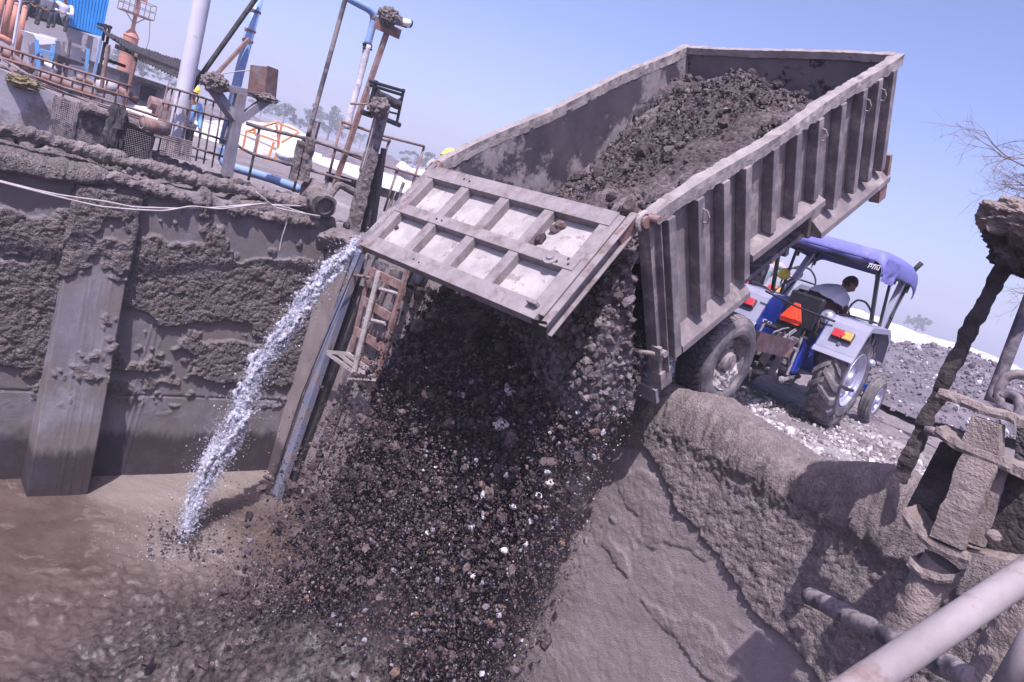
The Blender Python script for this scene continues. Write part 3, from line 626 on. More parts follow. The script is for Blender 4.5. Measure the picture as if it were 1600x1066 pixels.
# lower skirt channel with sloping top
def skirt(y0, y1, z0, zt=.19, d=.105):
    mb = MB(FB); x = W_+.0006
    poly = np.array([(x, y0, z0), (x+d, y0, z0), (x+d, y0, z0+.06), (x, y0, z0+zt)]); mb.prism(poly, (0, y1-y0, 0))
    return mb.build('skirt_rail', m_bodyout, sw, bevel=.004)
skirt(.165, 1.14, -.02); skirt(1.142, 2.36, .33, .12, .12); skirt(2.362, L_+.04, -.02, .17)
mb = MB(FB); mb.box((W_-.25, 2.33, .17), (.5, .04, .34)); mb.box((W_-.25, 1.10, .17), (.5, .03, .34)); mb.box((W_-.25, 1.7, .36), (.5, 1.22, .03)); mb.build('wheel_arch', m_steelmud, sw)
mb = MB(FB); mb.prism([(W_+.09, L_-.22, -.02), (W_+.09, L_+.05, -.02), (W_+.09, L_+.05, .28), (W_+.09, L_, .28), (W_+.09, L_-.02, .0)], (-.12, 0, 0)); mb.box((W_+.03, L_-.05, -.11), (.11, .16, .18)); mb.build('corner_bracket', m_rust, sw)
# rear corner posts
for sgn in (-1, 1):
    mb = MB(FB); x = sgn*(W_+.03); mb.box((x, -.045, H_/2-.05), (.05, .085, H_+.14)); mb.box((x-sgn*.045, -.085, H_/2-.05), (.07, .012, H_+.1)); mb.box((x+sgn*.045, -.02, H_/2-.05), (.06, .012, H_+.1))
    mb.box((x, -.03, -.16), (.10, .14, .16)); post = mb.build('corner_post', m_rib, sw if sgn > 0 else swl, bevel=.004)
    mb = MB(FB); mb.tube([(x-.03, -.05, H_+.01), (x+.09, -.05, H_+.01)], .028, 12); mb.build('hinge_pin', m_rust, post)
mb = MB(FB); mb.tube([(W_+.05, -.11, .12), (W_-.12, -.16, .12)], .018, 10); mb.tube([(W_+.06, -.07, .12), (W_+.12, -.07, .12)], .03, 10); mb.box((W_+.05, -.09, .12), (.09, .03, .12)); mb.build('latch', m_raildust, sw)
mb = MB(FB); mb.box((W_-.12, -.12, -.30), (.34, .04, .14)); mb.box((W_-.04, -.08, -.2), (.06, .06, .16)); mb.build('rear_bracket', m_steelgrey, fl_)
# tailgate ---------------------------------------------------------
PHI = math.radians(34)
gd = -math.cos(PHI)*_u0-math.sin(PHI)*_a; gn = np.cross(_l2, gd); gn = gn if gn @ np.array([0, -1, 0.3]) > 0 else -gn   # down the gate; outward
hinge = XT+_u2*(H_+.0)-_a2*.10
FG = (hinge, np.array([_l2, gd, gn]))                        # gate frame: across, down, out
gate = None
def gbox(name, x0, x1, y0, y1, z0, z1, mat, par, bev=.004):
    mb = MB(FG); mb.box(((x0+x1)/2, (y0+y1)/2, (z0+z1)/2), (x1-x0, y1-y0, z1-z0)); return mb.build(name, mat, par, bevel=bev)
GW, GH = 1.06, 1.03
def grid_plate():
    xs = np.linspace(-GW, GW, 180); ys = np.linspace(.05, GH, 90); Xg, Yg = np.meshgrid(xs, ys, indexing='ij')
    Z = .0+.006*fbm(Xg*2, Yg*2, o=3, s=161)+.0035*fbm(Xg*12, Yg*12, o=3, s=162)
    mb = MB(FG); mb.grid(np.stack([Xg, Yg, Z], -1)[:, ::-1]); mb.grid(np.stack([Xg, Yg, Z-.02], -1)); return mb.build('tailgate', m_gatepanel, tr, smooth=True)
gate = grid_plate(); gate['label'] = 'open tailgate of eight pale panels framed by channels'
bt = .078
gbox('gate_beam', -GW, GW, .03, .165, -.01, bt, m_gatebeam, gate)
gbox('gate_beam', -GW, GW, .50, .60, -.01, bt, m_gatebeam, gate)
gbox('gate_beam', -GW-.02, GW+.02, .905, 1.04, -.01, bt+.004, m_gatebeam, gate)
for k in range(5):
    x = [-GW+.04, -.52, -.02, .48, GW-.04][k]
    w2_ = .1 if 0 < k < 4 else .09
    gbox('gate_stile', x-w2_/2, x+w2_/2, .1655, .4995, -.01, bt-.006, m_gatebeam, gate); gbox('gate_stile', x-w2_/2, x+w2_/2, .6005, .9045, -.01, bt-.006, m_gatebeam, gate)
for sgn in (-1, 1):      # side channel arms reaching up to the pins
    mb = MB(FG); xc = sgn*(GW+.065)
    mb.box((xc, .52, -.0), (.012, 1.06, .11)); mb.box((xc+sgn*.03, .52, .05), (.055, 1.06, .012)); mb.box((xc+sgn*.03, .52, -.05), (.055, 1.06, .012))
    mb.box((xc-sgn*.03, .52, .068), (.06, .94, .014)); arm = mb.build('gate_arm', m_gatebeam if sgn > 0 else m_rib, gate, bevel=.003)
    mb = MB(FG); mb.prism([(xc+sgn*.06-.012, -.05, -.03), (xc+sgn*.02-.012, .2, -.06), (xc+sgn*.02-.012, .2, .06), (xc+sgn*.06-.012, -.05, .05)], (.024, 0, 0))
    mb.tube([(xc-.02*sgn, -.0, .0), (xc+.13*sgn, -.0, .0)], .042, 14, amp=.012, fs=20, seed=4); mb.build('hinge_arm', m_rust, arm)
    mb = MB(FG); mb.tube([(xc+sgn*.09, .06*math.cos(t), .06*math.sin(t)) for t in np.linspace(-.4, 4.4, 14)], .02, 8, amp=.008, fs=25); mb.build('rope_tie', m_caked, arm)
gbox('gate_lug', GW-.10, GW-.01, .93, .96, bt+.005, bt+.05, m_rib, gate); 
mb = MB(FG); mb.prism([(GW+.0, 1.045, bt), (GW+.12, 1.02, bt), (GW+.12, 1.08, -.03), (GW+.0, 1.08, -.03)], (0, 0, -.02)); mb.build('gate_shoe', m_dark, gate)
for (x, y) in ((-.6, .09), (-.52, .1), (-.5, .55), (-.43, .55), (-.35, .97), (-.27, .98), (.97, .52), (.90, .57), (1.0, .56)): mb = MB(FG); mb.cyl((x, y, bt-.002), (x, y, bt+.007), .009, 8); mb.build('bolt_hole', m_dark, gate)
mb = MB(FG); mb.lathe((.83, .55, bt+.001), (0, 0, 1), [(.001, .018), (.03, .02), (.034, .009), (.05, .007), (.062, .008), (.066, 0)], 20); mb.build('welded_disc', m_gatebeam, gate)
rg = np.random.default_rng(9)
for q, r_ in (((.62, .26, .02), .04), ((.55, .40, .01), .045), ((-.95, .72, .005), .02)): mb = MB(FG); clods(mb, [q], [r_], rg, True); mb.build('mud_clump', m_soil, gate)
# chassis, wheels ---------------------------------------------------
mb = MB(FC)
for sx in (-.42, .42): mb.beam((sx, -.02, .40), (sx, 3.2, .46), .1, .16)
for y in (.1, 1.27, 2.2, 3.1): mb.beam((-.42, y, .42), (.42, y, .42), .08, .12)
mb.beam((-.42, 3.15, .46), (.05, 4.35, .40), .1, .14); mb.beam((.42, 3.15, .46), (-.02, 4.35, .40), .1, .14)
ch = mb.build('chassis', m_steelmud, tr, bevel=.004)
mb = MB(FC); mb.beam((.55, 2.9, .62), (.58, 3.9, .60), .10, .22); mb.build('drawbar_plate', m_rust, ch)
mb = MB(FC); mb.cyl((0, 1.5, .5), (0, 2.25, 1.25), .09, 14); mb.cyl((0, 2.25, 1.25), (0, 2.55, 1.55), .06, 14); mb.build('hydraulic_ram', m_steelgrey, ch)
def truck_wheel(sgn, cz=.475, cy=1.27, R_=.455, w2=.36):
    cx = sgn*(1.2-w2/2); c = np.array([cx, cy, cz]); s_ = sgn
    mb = MB(FC); h = w2/2
    prof = [(.27, h-.03), (.30, h-.005), (.34, h), (.40, h-.012), (.435, h-.035), (R_-.006, h-.06), (R_-.006, -h+.06), (.435, -h+.035), (.38, -h), (.30, -h+.005), (.26, -h+.04)]
    mb.lathe(c, (s_, 0, 0), [(r, y) for r, y in prof], 64)
    # zig-zag tread blocks
    nb = 46
    for k in range(nb):
        for row, (o0, o1, zz) in enumerate(((-h+.045, -h*.42, .4), (-h*.36, -.006, -.5), (.006, h*.36, .5), (h*.42, h-.045, -.4))):
            th = (k+(.5 if row % 2 else 0))*2*math.pi/nb; dth = 2*math.pi/nb*.36; sk = zz*2*math.pi/nb*.5; v = []
            for rr in (R_-.012, R_+.012):
                for (o_, sh) in ((o0, -sk), (o1, sk)):
                    for dd in (-dth, dth):
                        t = th+dd+sh; q = rr-(.018 if abs(o_) > h-.06 else 0); v.append(c+[s_*o_, q*math.cos(t), q*math.sin(t)])
            mb.add(v, [np.array([[0, 1, 3, 2], [4, 6, 7, 5], [0, 4, 5, 1], [2, 3, 7, 6], [0, 2, 6, 4], [1, 5, 7, 3]])])
    whl = mb.build('wheel', m_rubber, tr, smooth=False)
    mb = MB(FC); mb.lathe(c, (s_, 0, 0), [(.285, h-.02), (.28, h-.035), (.262, h-.05), (.25, h-.09), (.235, h-.16), (.12, h-.18), (.115, h-.08), (.10, h-.03), (.09, h-.02), (.001, h-.018)], 40)
    for k in range(8): t = k*math.pi/4; mb.cyl(c+[s_*(h-.17), .18*math.cos(t), .18*math.sin(t)], c+[s_*(h-.13), .18*math.cos(t), .18*math.sin(t)], .014, 6)
    mb.build('rim', m_rust if sgn < 0 else m_steelmud, whl, smooth=False)
    # clay packed in the rim, heaviest at the bottom
    n1, n2 = 50, 60; rr = np.linspace(.02, .262, n1); tt = np.linspace(0, 2*math.pi, n2); Rr, T_ = np.meshgrid(rr, tt, indexing='ij')
    low = np.clip(-np.sin(T_-.2)*Rr/.262, -1, 1); x = h-.155+.10*sst(-.35, .5, low+.4*fbm(Rr*9*np.cos(T_), Rr*9*np.sin(T_), o=4, s=171))+.05*fbm(Rr*22*np.cos(T_)+4, Rr*22*np.sin(T_), o=4, s=172)+.03*(np.abs(np.cos(T_)) < .3)
    mb = MB(FC); mb.grid(np.stack([cx+s_*x, cy+Rr*np.cos(T_), cz+Rr*np.sin(T_)], -1)); mb.build('packed_clay', m_caked, whl, smooth=True)
    return whl
truck_wheel(1); truck_wheel(-1)
mb = MB(FC); mb.cyl((-.95, 1.27, .475), (.95, 1.27, .475), .055, 14); mb.build('axle', m_steelmud, ch)
# soil in the body ----------------------------------------------------
def load_h(x, y):
    left = np.interp(y, [-.2, 0, 1.26, 2.0, 2.65, 3.2, 3.75], [.2, .25, .41, .53, .71, .9, .9]); mid = np.interp(y, [-.2, 0, 1.2, 2.0, 2.6, 3.0, 3.25, 3.75], [.55, .6, .84, 1.02, 1.2, 1.24, 1.10, .8])
    right = np.interp(y, [-.2, 0, 1, 2.2, 2.8, 3.3, 3.75], [.85, .95, 1.10, 1.13, .98, .75, .6]); t = (x+1.17)/2.34
    h = np.where(t < .5, left+(mid-left)*sst(0, .55, t), mid+(right-mid)*sst(.45, 1, t))
    return h
ys = np.arange(-.12, L_-.0, .012); xs = np.arange(-W_+.036, W_-.034, .012); Xg, Yg = np.meshgrid(xs, ys, indexing='ij')
cr = .5*lumps(Xg*7, Yg*7, 181)+.4*lumps(Xg*15, Yg*15, 182)+.3*lumps(Xg*33, Yg*33, 183)
edge = sst(0, .12, W_-.03-np.abs(Xg))
Z = load_h(Xg, Yg)+.07*fbm(Xg*2, Yg*2, o=4, s=184)*edge+.075*cr+.05*sst(.12, .3, fbm(Xg*1.5, Yg*1.5, o=3, s=186))-.05
rn = np.clip(.5+.6*fbm(Xg*2.2, Yg*2.2, o=5, s=185)+.22*fbm(Xg*25, Yg*25, o=2, s=187), 0, 1)
mb = MB(FB); mb.grid(np.stack([Xg, Yg, Z], -1), rnd=rn.ravel()); 
vf = np.linspace(0, 1, 130); Xf, Vf = np.meshgrid(xs, vf, indexing='ij')
def slump(x, v): R_ = sst(-.2, .75, x/1.15)*sst(1.17, 1.0, x)-.35*sst(1.0, 1.17, x); return -.10-(.16+.30*R_)*np.sin(np.minimum(v*1.15, 1)*math.pi/2)-.12*v, load_h(x, 0*x)*(1-v)+.02-.42*v
yf, zf = slump(Xf, Vf); nf = .07*fbm(Xf*3, Vf*4, o=5, s=191)+.05*lumps(Xf*9, Vf*11, 192)+.04*lumps(Xf*19, Vf*24, 193); mb.grid(np.stack([Xf, yf-nf*sst(0, .1, Vf), zf+nf*.4], -1)[:, ::-1], rnd=np.clip(.75+.6*fbm(Xf*5, Vf*7, o=4, s=194), .2, 1).ravel())  # slump face and its clods toned lighter so they read as sunlit
rng = np.random.default_rng(22); N = 5200; x = rng.uniform(-1.1, 1.15, N); v_ = rng.random(N); y, zc = slump(x, v_); rn = .4+.6*rng.random(N); rn[:40] = 1
clods(mb, np.stack([x, y-.03-.04*rng.random(N), zc+.02], 1), np.minimum(np.exp(rng.normal(-4.2, .55, N)), .05), rng, False, .35, rnd=rn)
rng = np.random.default_rng(21); N = 5200; x = rng.uniform(-1.14, 1.14, N); y = rng.uniform(0, L_-.1, N); r = np.exp(rng.normal(-4.5, .45, N)); r = np.minimum(r, .05)
zc = load_h(x, y)+.07*fbm(x*2, y*2, o=4, s=184)+.10*(.5*lumps(x*7, y*7, 181)+.4*lumps(x*15, y*15, 182)+.3*lumps(x*33, y*33, 183))-.04
P = np.stack([x, y, zc], 1); rn = rng.random(N)**1.3*.85; rn[:35] = 1
clods(mb, P, r, rng, False, .35, rnd=rn)
big = 60; clods(mb, P[100:100+big]+[0, 0, .015], np.exp(rng.normal(-3.1, .25, big)), rng, True, .3, rnd=rng.random(big)*.6)
tag(mb.build('soil_load', m_load, smooth=False), 'dark crumbly soil heaped inside the raised trailer body', 'soil', kind='stuff')
# falling soil ----------------------------------------------------------
rng = np.random.default_rng(33); lip0 = XT-_a2*.02
def fall(u, t, v, dn=0, du=0, dz=0):   # u across, t seconds, v outward speed
    v = v*(1.25-.25*u); p = lip0+_l2*u[:, None]-_a*(v*t)[:, None]; p = p+_u*(dz-4.9*t*t-.75*v*t)[:, None]+_l*(du*t)[:, None]
    return p
u = np.linspace(-1.2, 1.13, 220); t = np.linspace(.0, .84, 320); U, T_ = np.meshgrid(u, t, indexing='ij')
vv = .72+.28*fbm(U*1.8, T_*3, o=4, s=201)+.0*U
P = fall(U.ravel(), T_.ravel(), vv.ravel(), dz=.05, du=-.45-.15*U.ravel()).reshape(U.shape+(3,))
k = .30*fbm(U*2.2, T_*5, o=5, s=202)+.05*lumps(U*12, T_*26, 203)+.04*lumps(U*28, T_*60, 205)
P = P-_a*k[..., None]
mb = MB(); mb.grid(P[:, ::-1], rnd=np.clip(.28+.45*fbm(U*4, T_*9, o=5, s=204), 0, .75).ravel())
# slab of soil leaving the body between post and gate
def mass(N, ul, uh, tl, th, v0, vs_, zs, r0, rs, rn_fn, fine=False, dul=(-.8, .1)):
    u = rng.uniform(ul, uh, N); t = tl+(th-tl)*rng.random(N)**.7; v = np.abs(rng.normal(v0, vs_, N)); dz = rng.normal(.12, zs, N)
    P = fall(u, t, v, dz=dz, du=rng.uniform(dul[0], dul[1], N)); r = np.exp(rng.normal(r0, rs, N)); clods(mb, P, np.minimum(r, .1), rng, fine, .35, rnd=rn_fn(N))
dk = lambda N: np.minimum(rng.random(N)**1.6, .985)
mass(7000, -1.2, .4, 0, .25, .5, .25, .14, -4.25, .4, dk)
mass(32000, -1.25, 1.2, .05, .88, .85, .42, .12, -4.75, .5, dk)
mass(46000, -1.25, 1.2, .1, .9, 1.0, .5, .14, -5.25, .35, dk, dul=(-1.0, .2))
mass(9000, -.6, 1.2, .2, .85, 1.0, .5, .15, -4.6, .4, lambda N: rng.random(N))
mass(1700, -1.25, 1.2, .05, .88, 1.0, .5, .14, -3.55, .35, lambda N: rng.random(N)*.8, True)
mass(11000, .2, 1.15, .25, .85, .45, .35, .2, -5.3, .35, lambda N: .6+.4*rng.random(N), dul=(-.3, .25))
mass(420, .1, 1.15, .1, .85, .8, .5, .2, -4.1, .35, lambda N: .96+.04*rng.random(N), True, dul=(-.5, .1))
mass(14000, -1.3, 1.3, .3, .9, 1.2, .7, .3, -5.3, .3, lambda N: rng.random(N), dul=(-1.2, .35))
tag(mb.build('falling_soil', m_soil, smooth=False), 'dark soil and stones cascading from the tailgate down into the pit', 'soil', kind='stuff')
# individually recognisable pale rocks in the fall
def rock(px, py, c, r, label, seed):
    p = PW(px, py, c); mb = MB(); mb.blob(p, [r, r*.8, r*.75], .35, 2.5, seed, 14); mb.at['rnd'] = [(0, np.full(mb.n, .3+.7*(seed % 3)/2))]
    tag(mb.build('rock', m_rock, smooth=False), label, 'rock', 'pale rocks falling with the soil')
for q in ((785, 665, 5.9, .075, 'largest pale rock in mid air at the centre of the falling soil'), (943, 597, 6.2, .06, 'pale rock falling just above the two brown stones below the trailer corner'), (925, 640, 6.2, .05, 'brownish pale rock falling below the trailer rear corner'),
          (961, 548, 6.3, .045, 'small brown flat stone close under the trailer corner'), (857, 754, 6.0, .055, 'round blurred pale rock in the dusty part of the fall'), (754, 666, 6.0, .03, 'small white stone left of the largest rock'), (841, 583, 6.1, .04, 'bluish stone in the shade below the tailgate corner'),
          (797, 612, 6.0, .05, 'dim grey rock in the shade above the largest rock'), (788, 860, 5.6, .03, 'small white stone in the lower middle of the falling soil'), (560, 970, 5.5, .035, 'small pale stone at the lower left of the falling soil'), (512, 920, 5.6, .05, 'orange brown stone at the lower left of the falling soil')):
    rock(*q[:4], q[4], int(q[0]))
# ================================================================== TRACTORS
def skin_obj(name, joints, edges, mat, parent, sub=2, smooth=True):
    """joints: list of (xyz, radius); a Skin + Subdivision surface, baked to a plain mesh"""
    me = bpy.data.meshes.new(name); off = base_of(parent)
    me.from_pydata([tuple(np.array(j[0])-off) for j in joints], edges, []); o = bpy.data.objects.new(name, me); COL.objects.link(o); o.parent = parent
    sk = o.modifiers.new('Skin', 'SKIN'); sk.use_smooth_shade = smooth; sk.branch_smoothing = .4
    for k, j in enumerate(joints):
        r = j[1] if hasattr(j[1], '__len__') else (j[1], j[1]); me.skin_vertices[0].data[k].radius = r
    me.skin_vertices[0].data[0].use_root = True
    ss = o.modifiers.new('Subdivision', 'SUBSURF'); ss.levels = sub; ss.render_levels = sub
    me.materials.append(mat); return o
def head(fr, c, fwd, up, parent, body_mat, hair_mat, s=1.0, cap=None, hair_low=-.1):
    """head with face, ears, nose; c = centre; returns nothing, adds children"""
    f = np.array(fwd, float); f /= np.linalg.norm(f); u = np.array(up, float); u = u-f*(u @ f); u /= np.linalg.norm(u); r = np.cross(f, u)
    B = np.array([r, f, u]); n = 26; th = np.linspace(.001, math.pi-.001, n); ph = np.linspace(0, 2*math.pi, 41)[:-1]; T, P_ = np.meshgrid(th, ph, indexing='ij')
    d = np.stack([np.sin(T)*np.cos(P_), np.sin(T)*np.sin(P_), np.cos(T)], -1); X = d*np.array([.075, .095, .118])
    lo = sst(.2, -1, d[..., 2]); X[..., 0] *= 1-.28*lo; X[..., 1] *= 1-.12*lo; fr_ = np.clip(d[..., 1], 0, 1)
    nose = np.exp(-((d[..., 0]/.16)**2+((d[..., 2]+.12)/.2)**2))*fr_; X[..., 1] += .024*nose
    eye = np.exp(-(((np.abs(d[..., 0])-.36)/.15)**2+((d[..., 2]-.05)/.12)**2))*fr_; X[..., 1] -= .011*eye
    mo = np.exp(-((d[..., 0]/.3)**2+((d[..., 2]+.5)/.1)**2))*fr_; X[..., 1] += .006*mo-.004*np.exp(-((d[..., 0]/.3)**2+((d[..., 2]+.5)/.03)**2))*fr_
    X = X*s; m = 40; i, j = np.meshgrid(np.arange(n-1), np.arange(m), indexing='ij'); j2 = (j+1) % m
    mb = MB(fr); mb.add((np.array(c)+X.reshape(-1, 3) @ B), [np.stack([i*m+j, (i+1)*m+j, (i+1)*m+j2, i*m+j2], -1).reshape(-1, 4)])
    for sg in (-1, 1): mb.blob(np.array(c)+np.array([sg*.077*s, -.01*s, -.005]) @ B, [.012*s, .022*s, .032*s], 0, 1, 1, 8)
    mb.build('head', body_mat, parent, smooth=True)
    keep = (d[..., 2] > .25) | ((d[..., 1] < .05) & (d[..., 2] > hair_low-.25)); Xh = X*1.09+np.array([0, -.004, .006])*s; Xh = np.where(keep[..., None], Xh, X*.93)
    mb = MB(fr); mb.add((np.array(c)+Xh.reshape(-1, 3) @ B), [np.stack([i*m+j, (i+1)*m+j, (i+1)*m+j2, i*m+j2], -1).reshape(-1, 4)]); mb.build('hair', hair_mat, parent, smooth=True)
    if cap is not None:
        keep = d[..., 2] > .12; Xc = np.where(keep[..., None], X*1.28+np.array([0, 0, .01]), X*.9)
        mb = MB(fr); mb.add((np.array(c)+Xc.reshape(-1, 3) @ B), [np.stack([i*m+j, (i+1)*m+j, (i+1)*m+j2, i*m+j2], -1).reshape(-1, 4)])
        k = np.linspace(0, 2*math.pi, 33)[:-1]; mb.sweep([np.array(c)+np.array([0, .01, .03]) @ B*1, np.array(c)+np.array([0, .012, .04]) @ B], np.stack([np.cos(k)*.115, np.sin(k)*.135], 1), up=B[1]); mb.build('helmet', cap, parent, smooth=True)
def person(base, fr, pose, label, m_top, m_bot, group=None, cap=None, hair=None, sub=1, scarf=None, hat_dir=None, wear='shirt'):
    """pose: dict of joint positions in frame fr"""
    t = thing('person', base, label, 'person', group); W = lambda p: fr[0]+np.array(p, float) @ fr[1]; J = []; E_ = []; ids = {}
    def j(n_, p, r): ids[n_] = len(J); J.append((W(p), r)); return ids[n_]
    p = pose; mid = lambda a, b, k=.5: tuple(np.array(a)*(1-k)+np.array(b)*k)
    j('pel', p['pel'], (.12, .1)); j('waist', mid(p['pel'], p['chest']), (.115, .09)); j('chest', p['chest'], (.135, .105)); j('neck', p['neck'], .05); j('hd', mid(p['neck'], p['head'], .75), .052)
    E_ += [(0, 1), (1, 2), (2, 3), (3, 4)]
    for s_ in 'LR':
        a = j('sh'+s_, p['sh'+s_], .056); b = j('el'+s_, p['el'+s_], .04); c = j('wr'+s_, p['wr'+s_], .027); E_ += [(2, a), (a, b), (b, c)]
        dr = np.array(p['wr'+s_])-np.array(p['el'+s_]); dr = dr/np.linalg.norm(dr); h_ = j('ha'+s_, tuple(np.array(p['wr'+s_])+dr*.06), (.036, .018)); E_.append((c, h_))
        sd = np.cross(dr, [0, 0, 1.]); sd = sd/(np.linalg.norm(sd)+1e-6); dn_ = np.array([0, 0, -1.])
        for k in range(4):
            q = np.array(p['wr'+s_])+dr*.095+sd*(k-1.5)*.02; f1 = j('f%d%s' % (k, s_), tuple(q), .009); L = (.030, .036, .033, .025)[k]
            f2 = j('g%d%s' % (k, s_), tuple(q+dr*L+dn_*.016), .008); f3 = j('h%d%s' % (k, s_), tuple(q+dr*L*1.2+dn_*(.016+L)), .007); E_ += [(h_, f1), (f1, f2), (f2, f3)]
        q = np.array(p['wr'+s_])+dr*.03+sd*.035; f1 = j('t'+s_, tuple(q), .010); f2 = j('u'+s_, tuple(q+dr*.035+sd*.012+dn_*.02), .009); E_ += [(c, f1), (f1, f2)]
        a = j('hi'+s_, p['hi'+s_], .085); b = j('kn'+s_, p['kn'+s_], .058); c = j('an'+s_, p['an'+s_], .038); f_ = j('to'+s_, p['to'+s_], (.04, .028)); E_ += [(0, a), (a, b), (b, c), (c, f_)]
    skin_obj('body', J, E_, m_skin, t, sub)
    def cloth(nm, names, edges, mt, grow=.014):
        JJ = [(J[ids[n_]][0], tuple(np.array(J[ids[n_]][1] if hasattr(J[ids[n_]][1], '__len__') else (J[ids[n_]][1],)*2)*1.1+grow)) for n_ in names]
        return skin_obj(nm, JJ, [(names.index(a), names.index(b)) for a, b in edges], mt, t, sub)
    cloth(wear, ['pel', 'waist', 'chest', 'shL', 'elL', 'wrL', 'shR', 'elR', 'wrR'], [('pel', 'waist'), ('waist', 'chest'), ('chest', 'shL'), ('shL', 'elL'), ('elL', 'wrL'), ('chest', 'shR'), ('shR', 'elR'), ('elR', 'wrR')], m_top, .016)
    cloth('trousers', ['pel', 'hiL', 'knL', 'anL', 'hiR', 'knR', 'anR'], [('pel', 'hiL'), ('hiL', 'knL'), ('knL', 'anL'), ('pel', 'hiR'), ('hiR', 'knR'), ('knR', 'anR')], m_bot, .012)
    for s_ in 'LR':
        mb = MB(fr); a = np.array(p['an'+s_]); b = np.array(p['to'+s_]); mb.tube([a+[0, 0, -.01], a*.5+b*.5, b+(b-a)*.25], [.048, .046, .03], 8); mb.build('shoe', m_dark, t, smooth=True)
    hc = np.array(p['head']); head(fr, hc, p.get('look', (0, 1, 0)), p.get('hup', (0, 0, 1)), t, m_skin, hair or m_hair, 1.0, cap)
    if scarf is not None:
        # cloth wrapped round the neck and draped to the shoulders and back
        ax = np.array(p['neck'])-np.array(p['chest']); ax = ax/np.linalg.norm(ax); c0 = np.array(p['neck'])+ax*.05; lat = np.array(p['shR'])-np.array(p['shL']); lat = lat/np.linalg.norm(lat); ff = np.cross(ax, lat); rows = []
        for k, (dn2, rx, ry) in enumerate(((0, .075, .08), (-.03, .12, .10), (-.07, .18, .13), (-.13, .235, .16), (-.2, .26, .18), (-.31, .265, .195))):
            a = np.linspace(0, 2*math.pi, 41); wv = 1+.05*np.sin(a*9+k)+.03*np.sin(a*17)
            rows.append(c0+ax*(dn2+.03*np.sin(a*2+1)*(k > 3))[:, None]+lat*(rx*np.cos(a)*wv)[:, None]+ff*(ry*np.sin(a)*wv)[:, None])
        mb = MB(fr); mb.grid(np.array(rows)); mb.grid(np.array(rows)[::-1]*1.0+ax*.006); mb.build('scarf', scarf, t, smooth=True)
    return t
CUBE = np.array([[0, 1, 3, 2], [4, 6, 7, 5], [0, 4, 5, 1], [2, 3, 7, 6], [0, 2, 6, 4], [1, 5, 7, 3]])
def strokes(mb, lines, f, w_):
    for L in lines:
        P = [f(*q) for q in L]
        for p, q in zip(P[:-1], P[1:]): mb.beam(p, q, .004, w_*1.6, up=(0, 0, 1) if abs(q[2]-p[2]) < abs(q[0]-p[0]) else (1, 0, 0)); 
    return mb
